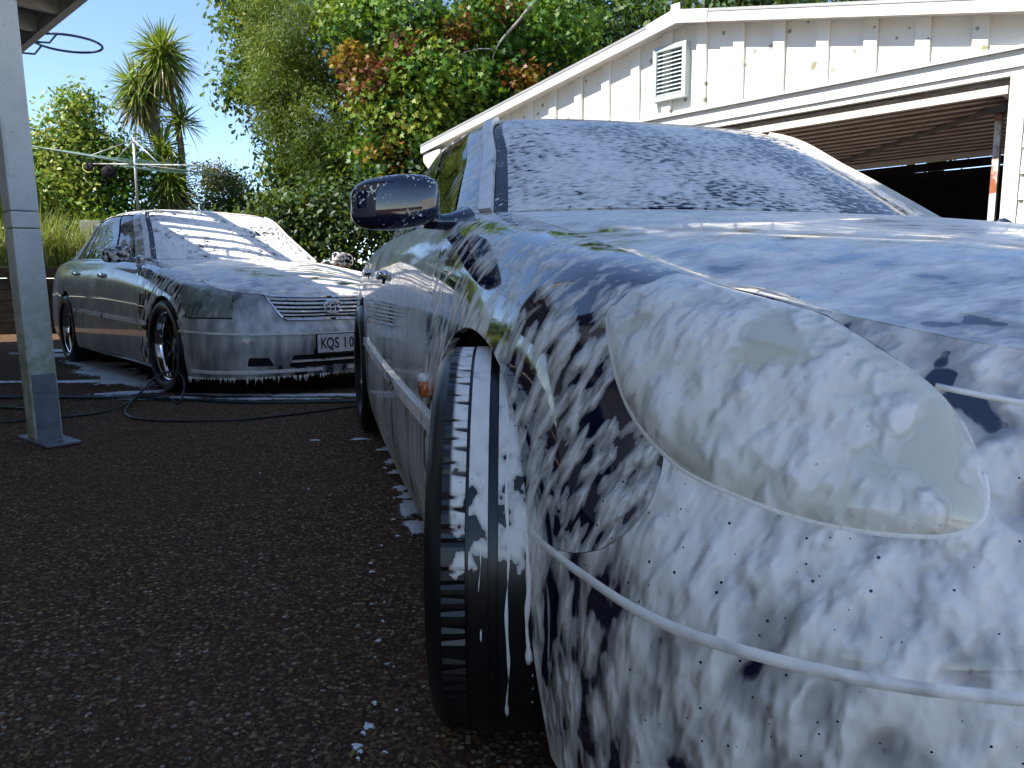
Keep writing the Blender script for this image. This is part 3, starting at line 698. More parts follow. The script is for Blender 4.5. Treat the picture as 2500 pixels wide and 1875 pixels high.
# ---------------------------------------------------------------- the near car
NEAR_POSE = (.78973, 1.54145, .2625)
FAR_POSE = (-1.77608, 6.00784, .7285)
VERT = (0, R(-88), 0)
def car_mats(p, paint, seed, scale=1.0):
    s = scale
    return dict(
        side=foam(p + '_fender_foam', paint, (.075*s, .03*s, .022*s), (0, R(-60), 0), .14*s, (.62, .38), .435, .43, .59, .30, .0065, .35, seed=seed, mound=True, shift=.10),
        door=foam(p + '_door_foam', paint, (.40*s, .03*s, .011*s), (0, R(-84), 0), .3*s, (.5, .5), .37, .43, .75, .42, .0012, 0, fine=.0004, seed=seed + 1, dist=.25, detail=4, soft=.06),
        bump=foam(p + '_bumper_foam', paint, (.098*s, .050*s, .038*s), (0, R(-76), 0), .18*s, (.60, .40), .385, .39, .575, .34, .0085, .6, grad=(('Z', .34, .48, -.022, .025),), seed=seed + 2, soft=.03, mound=True, shift=.155),
        hood=foam(p + '_hood_foam', paint, (.040*s, .07*s, .05*s), (0, 0, 0), .20*s, (.55, .45), .385, .38, .57, .36, .006, .10, ripple=((.013*s, .042*s, .042*s), .006), grad=(('X', .10, .55, .06, .0),), seed=seed + 3, mound=True, shift=.125),
        lamp=foam(p + '_lamp_foam', 'lens', (.088*s, .050*s, .040*s), (0, R(-76), 0), .13*s, (.62, .38), .41, .43, .57, .18, .0085, .6, seed=seed + 4, soft=.03, grad=(('Z', .60, .74, .0, .075),), mound=True, shift=.155),
        screen=foam(p + '_screen_foam', 'glass', (.011*s, .026*s, .015*s), (0, 0, 0), .30*s, (.60, .40), .445, .43, .62, .40, .003, 0, fine=.0012, finesize=.008, seed=seed + 5, dist=.3, detail=2.0, soft=.02, grad=(('Y', -.2, .6, .05, -.02),)),
        window=foam(p + '_window_foam', 'glass', (.30*s, .03*s, .02*s), (0, R(-65), 0), .3*s, (.5, .5), .50, .50, .70, .25, .001, 0, seed=seed + 6, dist=.2, soft=.06, detail=3),
        roof=foam(p + '_roof_foam', paint, (.09*s, .07*s, .05*s), (0, 0, 0), .3*s, (.5, .5), .36, .34, .50, .5, .004, 0, seed=seed + 7),
        pillar=foam(p + '_pillar_foam', paint, (.10*s, .03*s, .03*s), (0, R(-20), 0), .16*s, (.55, .45), .45, .44, .60, .40, .003, 0, seed=seed + 8, dist=.4, detail=3),
        mirror=foam(p + '_mirror_foam', paint, (.008*s, .008*s, .008*s), (0, 0, 0), .05*s, (.7, .3), .625, .60, .66, .5, .002, 0, seed=seed + 9, grad=(('Y', -1.06, -.98, .06, .0), ('Z', .97, 1.02, .0, .04)), detail=2.0),
        mould=foam(p + '_moulding_foam', paint, (.05*s, .05*s, .03*s), (0, 0, 0), .3*s, (.5, .5), .36, .36, .50, .5, .002, 0, seed=seed + 10),
        lip=foam(p + '_lip_foam', paint, (.05*s, .04*s, .05*s), (0, 0, 0), .2*s, (.5, .5), .30, .33, .50, .62, .004, .25, seed=seed + 11),
        trim=foam(p + '_trim_wet', 'trim', (.012*s, .012*s, .012*s), (0, 0, 0), .1*s, (.7, .3), .60, .6, .7, .5, .001, 0, seed=seed + 12),
        handle=foam(p + '_handle_foam', 'chrome', (.02*s, .03*s, .012*s), (0, 0, 0), .1*s, (.6, .4), .54, .52, .62, .4, .002, 0, seed=seed + 13),
        tyre=foam(p + '_tyre_foam', 'rubber', (.018*s, .02*s, .035*s), (0, 0, 0), .06*s, (.55, .45), .50, .5, .60, .60, .002, .05, grad=(('Z', -.12, .28, -.20, .16),), seed=seed + 14, dist=.3, detail=2.5, groove=.328 if p == 'near' else .325),
        rim=M_CHROME)
NM = car_mats('near', 'navy', 1.3)
LAMP_N = [(1.0489,.1335),(1.0404,.1038),(1.0233,.0494),(.998,.006),(.93,.002),(.861,.003),(.80,.004),(.742,.0099),(.6822,.0395),(.6396,.0692),(.614,.1137),(.607,.1681),(.609,.2200),(.620,.2550),(.640,.2780),(.668,.2890),(.7078,.2975),(.7675,.3005),(.8272,.2936),(.8698,.2867),(.9039,.2719),(.9466,.2471),(.9807,.2175),(1.0063,.1878)]
def smooth_closed(P, k=3):
    P = np.array(P, float); n = len(P); out = []
    for i in range(n):
        a, b, c, d = P[i-1], P[i], P[(i+1) % n], P[(i+2) % n]
        for t in np.arange(k) / k:
            out.append(.5 * ((2*b) + (c-a)*t + (2*a-5*b+4*c-d)*t*t + (3*b-a-3*c+d)*t**3))
    out = np.array(out); out[:, 1] = np.maximum(out[:, 1], 0); return out
SEAM_N = [tuple(q[:2]) for q in smooth_path([(1.16,.494,0),(1.04,.472,0),(.966,.428,0),(.926,.376,0),(.910,.330,0),(.9039,.2719,0)], 5)[1:-1]]
ncfg = dict(hood_col=5, rear_axle=-2.8, sill_z=.15, axle_z=.33, arch_r=.365,
    arch_front=[(-.325,.17),(-.325,.35),(-.313,.456),(-.287,.584),(-.219,.644),(-.118,.682),(-.016,.683),(.102,.655),(.195,.604),(.264,.531),(.306,.432),(.318,.254),(.33,.115)],
    arch_split=10, door_x0=(-.62,-.49,-.49), door_x1=-1.62, door_x2=-2.50, lamp=smooth_closed(LAMP_N), fender_top_u=1.0,
    lamp_outer=[(.9039,.2719),(.9466,.2471),(.9807,.2175),(1.0063,.1878),(1.0489,.1335),(1.0404,.1038),(1.0233,.0494),(1.0,.006)],
    seam=SEAM_N, tail_col=15, mould=(.456,.497), handle_z=.79, pillar_u=.05, u_glass=.448, u_lip0=.478, u_lip1=.515,
    mirror=(-.60,.945,.955), mirror_l=(-.54,1.0,.955), track_f=.812, track_r=.772, tyre_r=.328, tyre_w=.252, rim=.222, steer=R(-15), dome=(.016, .09))
near, NL, NT_, NH, NARCH = build_car('sedan_car', NEAR_POSE, NEAR_LOW, NEAR_TOP, NEAR_HOOD, ncfg, NM)
tag(near, 'dark navy sedan under white foam nearest the camera, oval headlight in front', 'car')
_vb = NL.kv[-1]
_top = [(0,.07),(.6396,.0692),(.614,.1137),(.607,.1681),(.609,.2200),(.620,.2550),(.640,.2780),(.668,.2890),(.7078,.2975),(.7675,.3005),(.8272,.2936),(.8698,.2867),(.9039,.2719)]
_il = [(.40 + .115 * math.cos(q), .165 + .078 * math.sin(q)) for q in np.linspace(0, 2 * math.pi, 25)[:-1]]
nb = panel('front_bumper', NL, _top + list(reversed(SEAM_N)) + [tuple(q) for q in NARCH[ncfg['arch_split']:]] + [(NARCH[-1][0], _vb), (0, _vb)], NM['bump'], near, 0, holes=[_il], res=.024, gap=.0005)
# the hole must be mirrored too: panel() mirrors the whole right half
_mu = np.array([[u, .492] for u in np.linspace(0, 1.155, 60)]); _mn = NL.n(_mu); _mn = _mn * np.sign((_mn * (NL.p(_mu) - np.array([-1.2, 0, .43]))).sum(1, keepdims=True))
_mp = NL.p(_mu) - _mn * .0058
_ml = [(p[0], -p[1], p[2]) for p in _mp[::-1]] + [(p[0], p[1], p[2]) for p in _mp[1:]]
tube('bumper_moulding', _ml, .0085, NM['lip'], nb, 12)
panel('hood_edge', NL, [(0,0),(.80,.0005),(.742,.0075),(.6822,.0375),(.6396,.0672),(0,.068)], NM['hood'], near, 0, res=.024, gap=.0004)
for sd in (1, -1):
    panel('inner_headlight', NL, _il, NM['lamp'], near, sd, res=.03, off=.004)
def bead(name, S, poly, r, mat, parent, sd, sink=0.0, closed=True):
    q = np.array(poly, float)
    if not closed: q = np.vstack([q[i] + (q[i+1] - q[i]) * t for i in range(len(q) - 1) for t in np.linspace(0, 1, 9)])
    else: q = densify(q, .02)
    nn_ = S.n(q); nn_ = nn_ * np.sign((nn_ * (S.p(q) - np.array([-1.2, 0, .5]))).sum(1, keepdims=True))
    P = S.p(q) + nn_ * sink; o = -1 if sd == 1 else 1
    pts = [(p[0], o * p[1], p[2]) for p in P]
    if closed: pts.append(pts[0]); pts.append(pts[1])
    return tube(name, pts, r, mat, parent, 8)
M_BEAD = m_plain('foam_bead', (.885, .84, .78), .5, bump=.002, bscale=40)
for ch in [c for c in near.children if c.name.startswith('headlight')]:
    lp_ = np.array(ncfg['lamp']); k_ = len(lp_); i0 = int(np.argmin(np.abs(lp_[:, 0] - .607) + np.abs(lp_[:, 1] - .17))); i1 = int(np.argmin(np.abs(lp_[:, 0] - 1.04) + np.abs(lp_[:, 1] - .105)))
    bd_ = bead('foam_bead', NL, [lp_[(i0 + j) % k_] for j in range((i1 - i0) % k_)], .0060, M_BEAD, ch, 1 if ch.data.vertices[0].co.y < 0 else -1, sink=-.0044, closed=False)
_hp = NL.p(np.array([[u, .0685] for u in np.linspace(0, .638, 30)]))
tube('foam_seam', [(p[0], -p[1], p[2]) for p in _hp[::-1]] + [(p[0], p[1], p[2]) for p in _hp[1:]], .0032, M_BEAD, nb, 8)
# amber side repeater behind the front wheel, foam on top of it
for sd in (1, -1):
    o = -1 if sd == 1 else 1
    sm = superell('side_marker', M_AMBER, near, (-.455, o * .903, .528), (.036, .014, .021), .5, .5, 20, 10)
    superell('foam_cap', M_BEAD, sm, (-.452, o * .906, .550), (.032, .012, .011), .8, .8, 16, 8)

# foam running down the front tyre in thin streaks
for ch in [c for c in near.children if c.name.startswith('wheel')]:
    if abs(ch.location.x) < .1 and ch.location.y < 0:
        rg_ = random.Random(4)
        for y_, a0, a1, r_ in ((-.012, 35, 128, .0034), (-.050, 40, 100, .0018), (.016, 44, 106, .0055), (.034, 40, 97, .0024), (.022, 104, 121, .0018), (.06, 40, 92, .0045)):
            n_ = 40; pts, rad = [], []
            for i in range(n_):
                a_ = R(a0 + (a1 - a0) * i / (n_ - 1)); q_ = .3265
                pts.append((q_ * math.sin(a_), y_ + .0016 * math.sin(i * .5 + y_ * 90), q_ * math.cos(a_)))
                rad.append(r_ * (.75 + .3 * math.sin(i * .83) * math.sin(i * .31 + 1)) * (1.0 if i < n_ - 6 else .7) + (r_ * .5 if i in (n_ - 3, n_ - 2) else 0))
            tube('foam_run', pts, rad, M_BEAD, ch, 7)
# ---------------------------------------------------------------- the far car
FM = car_mats('far', 'black', 21.7, 1.5)
LAMP_F = [(1.138,.115),(1.06,.075),(.97,.045),(.875,.030),(.79,.034),(.720,.052),(.684,.09),(.671,.1446),(.668,.24),(.671,.325),(.72,.334),(.85,.344),(.985,.354),(1.05,.25)]
_ar = [(.345 * math.cos(q), .335 + .345 * math.sin(q)) for q in np.linspace(R(180), R(12), 17)]
fcfg = dict(hood_col=4, rear_axle=-2.83, sill_z=.165, axle_z=.335, arch_r=.36,
    arch_front=[(-.345,.19)] + _ar + [(.335,.36),(.335,.25),(.33,.14)], arch_split=17, door_x0=(-.78,-.52,-.50), door_x1=-1.62, door_x2=-2.52,
    lamp=LAMP_F, fender_top_u=.90, lamp_outer=[(.985,.354),(1.05,.25),(1.138,.115),(1.06,.075),(.97,.045),(.90,.034)],
    seam=[(1.12,.40),(1.05,.375)], tail_col=13, mould=(.475,.52), handle_z=.83, pillar_u=.05, u_glass=.455, u_lip0=.485, u_lip1=.522,
    mirror=(-.78,.965,.985), track_f=.79, track_r=.80, tyre_r=.325, tyre_w=.235, rim=.237, steer=R(2))
FM['bump'] = foam('far_bumper_foam', 'black', (.30, .08, .07), (0, R(-86), 0), .35, (.5, .5), .37, .40, .70, .24, .005, 0, grad=(('Z', .25, .45, -.03, .03),), seed=14.2, dist=.4, detail=2.5, soft=.03)
FM['door'] = foam('far_door_foam', 'black', (.6, .04, .016), (0, R(-84), 0), .5, (.4, .6), .30, .40, .85, .36, .0012, 0, fine=.0004, seed=22.7, dist=.25, detail=4, soft=.10)
FM['lamp'] = foam('far_lamp_film', 'lensdark', (.20, .05, .03), (0, R(-84), 0), .2, (.5, .5), .40, .52, .85, .14, .0015, 0, seed=5.5, soft=.10)
FM['screen'] = foam('far_screen_foam', 'glass', (.05, .05, .05), (0, 0, 0), .35, (.55, .45), .345, .36, .48, .66, .014, 0, fine=.006, finesize=.03, seed=8.1, dist=.4)
FM['mirror'] = foam('far_mirror_foam', 'black', (.03, .03, .03), (0, 0, 0), .1, (.7, .3), .47, .47, .62, .35, .004, 0, seed=3.1, dist=.4)
far, FL, FT, FH, FARCH = build_car('sedan_car', FAR_POSE, FAR_LOW, FAR_TOP, FAR_HOOD, fcfg, FM)
tag(far, 'foamed dark sedan with slatted grille and number plate, parked farther back beside the post', 'car')
vbf = FL.kv[-1]
_sp = fcfg['arch_split']
fb = panel('front_bumper', FL, [(0,.315),(.335,.315),(.372,.26),(.468,.056),(.50,.046),(.715,.046),(.684,.09),(.671,.1446),(.668,.24),(.671,.325),(.72,.334),(.85,.344),(.985,.354),(1.05,.375),(1.12,.40)] + [tuple(q) for q in FARCH[_sp:]] + [(FARCH[-1][0], vbf), (0, vbf)],
           FM['bump'], far, 0, holes=[round_poly([(.0005,.655),(.30,.655),(.335,.735),(.0005,.735)], .015), round_poly([(.46,.665),(.585,.66),(.60,.715),(.43,.72)], .012)], res=.03)
panel('hood_edge', FL, [(0,0),(.88,.001),(.875,.022),(.72,.040),(.50,.038),(0,.038)], FM['hood'], far, 0, res=.03)
panel('bumper_moulding', FL, [(0,.488),(.6,.488),(1.10,.482),(1.10,.50),(.6,.506),(0,.506)], FM['lip'], fb, 0, res=.04, off=.008, flange=.012, gap=0)
panel('bumper_crease', FL, [(.1,.742),(.6,.742),(1.0,.735),(1.0,.752),(.6,.760),(.1,.760)], FM['lip'], fb, 0, res=.04, off=.012, flange=.014, gap=0)
# grille: dark recess, chrome surround, six slats, emblem
gr = panel('grille', FL, [(0,.040),(.470,.040),(.345,.312),(0,.312)], M_DARK, far, 0, res=.04, off=-.030, flange=0, gap=0)
M_SLAT = foam('far_slat_foam', 'chrome', (.03, .03, .012), (0, 0, 0), .1, (.6, .4), .40, .38, .50, .6, .004, 0, seed=9.9)
for i in range(6):
    v = .064 + i * .0405; ue = .470 - (v - .040) / .272 * .125 - .012
    panel('slat', FL, [(0, v), (ue, v), (ue - .005, v + .018), (0, v + .018)], M_SLAT, gr, 0, res=.03, off=-.004 - .001 * i, flange=.022, gap=0)
for sd in (1, -1):
    bead('grille_surround', FL, [(.02,.050),(.462,.050),(.345,.303),(.02,.303)], .009, M_CHROME, gr, sd, closed=False)
    bead('headlight_trim', FL, [(.668,.336),(.80,.343),(.985,.358)], .005, M_DARK, far, sd, closed=False)
def ring_geo(cy, cz, a, b, r, x, n=40, m=6):
    pts = [(x, cy + a * math.cos(t), cz + b * math.sin(t)) for t in np.linspace(0, 2 * math.pi, n + 1)]
    return tube_geo(pts, r, m)
M_EMB = foam('emblem_foam', 'chrome', (.02,)*3, (0, 0, 0), .05, (.6, .4), .45, .45, .6, .5, .001, 0, seed=2.2)
def nose_x(z): c_ = FL.T[0]; return float(np.interp(-z, -c_[:, 2], c_[:, 0]))
ex, ez = nose_x(.604) + .016, .604
V, F = join_geo([ring_geo(0, ez, .066, .045, .0075, ex), ring_geo(0, ez + .016, .046, .021, .006, ex + .002), ring_geo(0, ez - .001, .019, .040, .006, ex + .003)])
emb = mesh_obj('emblem', V, F, M_EMB, gr, True); emb['kind'] = 'stuff' if False else 'part'
del emb['kind']
for sd in (1, -1):   # dark holes behind the bumper openings
    pass
panel('lower_grille', FL, [(0,.64),(.34,.64),(.36,.75),(0,.75)], M_DARK, fb, 0, res=.06, off=-.03, flange=0, gap=0)
panel('lower_slat', FL, [(0,.692),(.318,.692),(.322,.704),(0,.704)], M_SLAT, fb, 0, res=.04, off=-.008, flange=.015, gap=0)
# number plate
plx = nose_x(.38) + .012
M_PLATE = foam('plate_film', 'plate', (.05, .02, .02), (0, 0, 0), .1, (.6, .4), .42, .46, .62, .25, .002, 0, seed=6.6, soft=.05)
pl = box('number_plate', (plx, .030, .352), (.006, .360, .125), M_PLATE, far, bevel=.002)
box('plate_holder', (plx - .008, .030, .352), (.010, .374, .138), M_DARK, far)
def text_obj(name, body, size, mat, parent, M, extrude=.001, sx=1.0):
    cu = bpy.data.curves.new(name, 'FONT'); cu.body = body; cu.size = size; cu.extrude = extrude; cu.align_x = 'CENTER'; cu.align_y = 'CENTER'; cu.resolution_u = 4; cu.offset = size * .018
    tmp = bpy.data.objects.new(name + '_tmp', cu); COL.objects.link(tmp); bpy.context.view_layer.update()
    me = bpy.data.meshes.new_from_object(tmp.evaluated_get(bpy.context.evaluated_depsgraph_get())); bpy.data.objects.remove(tmp)
    me.materials.clear(); me.materials.append(mat)
    me.transform(Matrix.Diagonal((sx, 1, 1, 1))); me.transform(M)
    o = bpy.data.objects.new(name, me); COL.objects.link(o); o.parent = parent; return o
M_INK = m_plain('plate_ink', (.02, .02, .025), .5, var=.5, vscale=30)
# letters face +X (car front): text x -> car left is +Y ; seen from the front the text reads towards -Y... towards the car's left
TM = Matrix(((0, 0, 1, 0), (1, 0, 0, 0), (0, 1, 0, 0), (0, 0, 0, 1)))
for i, chx in enumerate('KQS107'):
    lx = (-.132 + i * .0505) + (.010 if i > 2 else -.004)
    text_obj('plate_letter', chx, .105, M_INK, pl, Matrix.Translation((plx + .0035, .030 + lx, .350)) @ TM, .0012, .72)
# foam dripping off the bottom of the bumper
Vd, Fd = [], []
rg = np.random.default_rng(5)
for k in range(120):
    sd = 1 if rg.random() < .75 else -1
    u = rg.uniform(0, 1.05); p = FL.p(np.array([[u, vbf - .004]]))[0]
    ln = .008 + .035 * rg.random() ** 3; r0 = rg.uniform(.003, .007)
    v, f = tube_geo([(p[0], -p[1] * sd, p[2] + .006), (p[0], -p[1] * sd, p[2] - ln * .5), (p[0], -p[1] * sd, p[2] - ln)], [r0, r0 * .6, r0 * .35], 5)
    o = len(Vd); Vd += v; Fd += [tuple(i + o for i in q) for q in f]
mesh_obj('foam_drips', Vd, Fd, M_BEAD, fb, True)['kind'] = 'stuff'
for sd in (1, -1):
    superell('side_marker', M_AMBER if False else M_BEAD, far, (-.40, (-1 if sd == 1 else 1) * .905, .70), (.022, .012, .012), .7, .7, 16, 8)
# ---------------------------------------------------------------- ground
def mat_chipseal():
    t = NT('chipseal'); co = t.coord()
    wob = t.noise(co, 90, 2, .5, 0, 1)
    vn = t.n('TexVoronoi', Scale=95.0); t.set(vn.inputs['Vector'], co); v = vn.outputs['Color']; d = vn.outputs['Distance']
    v2 = t.vor(co, 210, out='Color')
    s = t.n('SeparateColor'); t.set(s.inputs[0], v); s2 = t.n('SeparateColor'); t.set(s2.inputs[0], v2)
    stone = t.ramp(s.outputs[0], [(0, c4(.080, .040, .021)), (.45, c4(.175, .098, .053)), (.72, c4(.24, .145, .082)), (.86, c4(.32, .21, .125)), (.95, c4(.42, .31, .20)), (1, c4(.55, .46, .36))])
    stone = t.mix(t.math('MULTIPLY', s.outputs[1], .45), stone, c4(.085, .045, .028))
    tar = c4(.075, .045, .030)
    gap = t.rng(d, .46, .64)
    col = t.mix(gap, stone, tar)
    col = t.mix(t.rng(s2.outputs[0], .93, .97, 0, .5), col, c4(.13, .12, .11))
    big = t.noise(co, .9, 5, .6); col = t.mix(t.rng(big, .40, .65, .0, .40), col, c4(.11, .064, .040))
    moss = t.math('MULTIPLY', t.rng(t.noise(co, 1.4, 4, .6), .60, .70), t.rng(t.noise(co, 40, 3, .6), .48, .60)); col = t.mix(t.math('MULTIPLY', moss, .5), col, c4(.045, .055, .012))
    red = t.math('MULTIPLY', t.rng(t.noise(co, 2.2, 4, .6), .55, .70), t.rng(s.outputs[2], .55, .75)); col = t.mix(t.math('MULTIPLY', red, .55), col, c4(.05, .018, .014))
    h = t.math('ADD', t.math('MULTIPLY', t.math('SUBTRACT', 1.0, gap), .0035), t.math('MULTIPLY', t.noise(co, 260, 3, .6), .0016))
    wet = t.rng(t.noise(co, 1.1, 3, .5), .42, .62, .75, .95)
    return t.done(t.pr(Base__Color=col, Roughness=wet, Normal=t.bump(h, 1.0, 1.0), Specular__IOR__Level=.02))
M_ROAD = mat_chipseal()
g = mesh_obj('driveway', [(-220, -220, 0), (220, -220, 0), (220, 420, 0), (-220, 420, 0)], [(0, 1, 2, 3)], M_ROAD); tag(g, kind='structure')

def wood(name, col, rough=.75, bump=.0012, grain=(.5, .012, .012), dirt=.35, dcol=None, spec=.3):
    t = NT(name); co = t.coord()
    gr = t.noise(t.map(co, grain), 1.0, 4, .6); bl = t.noise(co, 3.0, 5, .6)
    base = t.mix(t.math('MULTIPLY', t.rng(gr, .35, .7), dirt), c4(*col), c4(*(dcol or [q * .55 for q in col])))
    base = t.mix(t.math('MULTIPLY', t.rng(bl, .5, .75), dirt), base, c4(*(dcol or [q * .5 for q in col])))
    return t.done(t.pr(Base__Color=base, Roughness=rough, Normal=t.bump(gr, 1.0, bump), Specular__IOR__Level=spec))
# ---------------------------------------------------------------- garage
def mat_cladding():
    t = NT('cladding_white'); co = t.coord()
    base = t.mix(t.rng(t.noise(co, 1.5, 4, .6), .4, .7), c4(.80, .785, .72), c4(.72, .70, .63))
    # lichen rosettes and grime low on the boards
    fl = t.map(co, (1, 400, 1)); vn = t.n('TexVoronoi', Scale=4.6); t.set(vn.inputs['Vector'], fl); v = vn.outputs['Distance']; s = t.n('SeparateColor'); t.set(s.inputs[0], vn.outputs['Color'])
    zz = t.n('SeparateXYZ'); t.set(zz.inputs[0], co); lowz = t.rng(zz.outputs[2], 2.75, 2.25, .25, 1.0)
    rad = t.math('MULTIPLY', t.rng(s.outputs[0], .40, 1.0, 0.0, .22, smooth=False), lowz)
    rag = t.math('ADD', v, t.math('MULTIPLY', t.math('SUBTRACT', t.noise(co, 55, 4, .7), .5), .11))
    lich = t.math('LESS_THAN', rag, rad)
    vn2 = t.n('TexVoronoi', Scale=14.0); t.set(vn2.inputs['Vector'], fl); v2 = vn2.outputs['Distance']; s2 = t.n('SeparateColor'); t.set(s2.inputs[0], vn2.outputs['Color'])
    sm = t.math('LESS_THAN', t.math('ADD', v2, t.math('MULTIPLY', t.math('SUBTRACT', t.noise(co, 120, 3, .7), .5), .2)), t.rng(s2.outputs[0], 0.70, 1.0, 0.0, .34, smooth=False))
    base = t.mix(t.math('MULTIPLY', lich, .85), base, t.mix(t.noise(co, 70, 3, .6), c4(.11, .09, .025), c4(.20, .17, .06)))
    base = t.mix(t.math('MULTIPLY', sm, .75), base, c4(.13, .12, .08))
    return t.done(t.pr(Base__Color=base, Roughness=.6, Normal=t.bump(t.noise(co, 7, 3, .5), 1.0, .004)))
M_CLAD = mat_cladding()
M_WHITE = wood('white_trim_paint', (.72, .715, .68), .5, .0006, (.6, .02, .02), .3, (.50, .49, .43))
M_FLASH = m_plain('galvanised_flashing', (.55, .58, .60), .4, .3, var=.15, vscale=9)
M_VENT = wood('pale_blue_paint', (.42, .48, .48), .6, .0008, (.3, .02, .02), .3, (.28, .36, .38))
def mat_corr():
    t = NT('tilt_door_steel'); co = t.coord()
    rust = t.rng(t.noise(co, 5, 5, .65), .45, .7)
    base = t.mix(rust, c4(.66, .60, .54), c4(.46, .36, .29))
    base = t.mix(t.rng(t.noise(co, 60, 3, .6), .55, .7, 0, .5), base, c4(.16, .12, .10))
    return t.done(t.pr(Base__Color=base, Roughness=.5, Metallic=.15))
M_CORR = mat_corr()
M_ROOFSHEET = m_plain('roof_steel', (.35, .36, .35), .5, .4, var=.2, vscale=3)
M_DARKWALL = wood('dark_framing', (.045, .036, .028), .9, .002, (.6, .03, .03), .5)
M_CONC = m_plain('garage_floor', (.16, .155, .15), .85, bump=.002, bscale=30, var=.25)
def mat_post():
    t = NT('post_rust_paint'); co = t.coord(); n = t.noise(co, 8, 5, .65); s = t.n('SeparateXYZ'); t.set(s.inputs[0], t.coord('Normal'))
    return t.done(t.pr(Base__Color=t.mix(t.rng(t.math('ADD', n, t.math('MULTIPLY', s.outputs[0], .35)), .45, .60), c4(.62, .66, .66), c4(.30, .09, .04)), Roughness=.6))
GA = R(-42); DD = Vector((math.sin(GA), math.cos(GA), 0)); NN = Vector((-DD.y, DD.x, 0)); G0 = Vector((3.08, 4.95, 0))
garage = empty('garage', G0, 0)
garage.rotation_euler = (0, 0, math.atan2(DD.y, DD.x))           # local X runs left along the gable wall, local Y = out towards the drive or in
_ysgn = 1 if (Matrix.Rotation(math.atan2(DD.y, DD.x), 3, 'Z') @ Vector((0, 1, 0))).dot(NN) > 0 else -1
def gp(s, out, z): return (s, out * _ysgn, z)
tag(garage, 'white board-and-batten gable garage with its tilt door open, behind the near car', 'garage')
SR, ZR, SLL, SLR = 2.42, 2.935, .168, .212
SL_END, SR_END = 6.05, -1.35
def ztop(s): return ZR - (s - SR) * SLL if s > SR else ZR - (SR - s) * SLR
ZF = 2.19                                    # top of the flashing
def gprism(name, pts, o0, o1, mat, parent=garage, bevel=0):
    """outline in (s,z) on the gable plane, from o0 to o1 outwards"""
    n = len(pts); V = [gp(s, o0, z) for s, z in pts] + [gp(s, o1, z) for s, z in pts]
    F = [tuple(range(n)), tuple(reversed(range(n, 2*n)))] + [(i, n + i, n + (i+1) % n, (i+1) % n) for i in range(n)]
    o = mesh_obj(name, V, F, mat, parent)
    bm = bmesh.new(); bm.from_mesh(o.data); bmesh.ops.recalc_face_normals(bm, faces=bm.faces[:]); bm.to_mesh(o.data); bm.free(); return o
# sheets between the battens, each a board
bat = [-.20 - .345 * k for k in range(3, -1, -1)] + [.145 + .345 * k for k in range(17)]
bat = [b for b in bat if SR_END + .05 < b < SL_END - .1]
edges = [SR_END] + [b + .04 for b in bat] + [SL_END - .02]
OPEN_R, OPEN_L, LINT = 0.0, 4.55, 2.03
for i in range(len(edges) - 1):
    a, b = edges[i] + .002, edges[i + 1] - .002
    zb = ZF - .03
    if a > OPEN_L: zb = .05
    top = [(b, ztop(b) - .02), (a, ztop(a) - .02)]
    if a < SR < b: top = [(b, ztop(b) - .02), (SR, ZR - .02), (a, ztop(a) - .02)]
    gprism('wall_board', [(a, zb), (b, zb)] + top, -.02, 0.0 + .003 * math.sin(i * 2.1), M_CLAD)
for b in bat:
    zb = ZF - .02 if b < OPEN_L else .05
    gprism('batten', [(b - .005, zb), (b + .085, zb), (b + .085, ztop(b + .085) - .03), (b - .005, ztop(b - .005) - .03)], .006, .030, M_CLAD)
# flashing and lintel fascia over the opening
gprism('flashing', [(SR_END, ZF - .018), (OPEN_L + .3, ZF - .018), (OPEN_L + .3, ZF + .004), (SR_END, ZF + .004)], .0, .062, M_FLASH)
gprism('lintel_fascia', [(SR_END, ZF - .115), (OPEN_L + .3, ZF - .115), (OPEN_L + .3, ZF - .02), (SR_END, ZF - .02)], -.01, .035, M_WHITE)
gprism('lintel_board', [(-.07, LINT), (OPEN_L + .05, LINT), (OPEN_L + .05, ZF - .118), (-.07, ZF - .118)], -.03, .018, M_WHITE)
# barge boards, soffit strips, ridge cap
for (sa, sb, nm) in ((SR, SL_END, 'barge_board'), (SR_END, SR, 'barge_board')):
    gprism(nm, [(sa, ztop(sa) - .045), (sb, ztop(sb) - .045), (sb, ztop(sb) + .045), (sa, ztop(sa) + .045)], .125, .145, M_WHITE)
    gprism('soffit_strip', [(sa, ztop(sa) - .032), (sb, ztop(sb) - .032), (sb, ztop(sb) - .020), (sa, ztop(sa) - .020)], .0, .124, M_WHITE)
    V = []
    for s in (sa, sb):
        for o_, dz in ((.15, .052), (-6.0, .052), (-6.0, .03), (.15, .03)): V.append(gp(s, o_, ztop(s) + dz))
    mesh_obj('roof_sheet', V, [(0, 1, 2, 3), (4, 7, 6, 5), (0, 4, 5, 1), (1, 5, 6, 2), (2, 6, 7, 3), (3, 7, 4, 0)], M_ROOFSHEET, garage)
gprism('ridge_cap', [(SR - .30, ztop(SR - .30) + .05), (SR - .29, ztop(SR - .3) - .05), (SR, ZR - .05), (SR + .30, ztop(SR + .3) - .05), (SR + .31, ztop(SR + .30) + .05), (SR + .06, ZR + .055), (SR + .05, ZR + .10), (SR - .03, ZR + .10), (SR - .035, ZR + .045)], .147, .156, M_WHITE)
gprism('eave_return', [(SL_END - .02, ztop(SL_END) - .05), (SL_END - .02, ztop(SL_END) - .14), (SL_END - .12, ztop(SL_END) - .235), (SL_END - .34, ztop(SL_END) - .20), (SL_END - .34, ztop(SL_END) - .03)], .01, .12, M_WHITE)
for k in range(10):   # nail heads on the cap
    pass
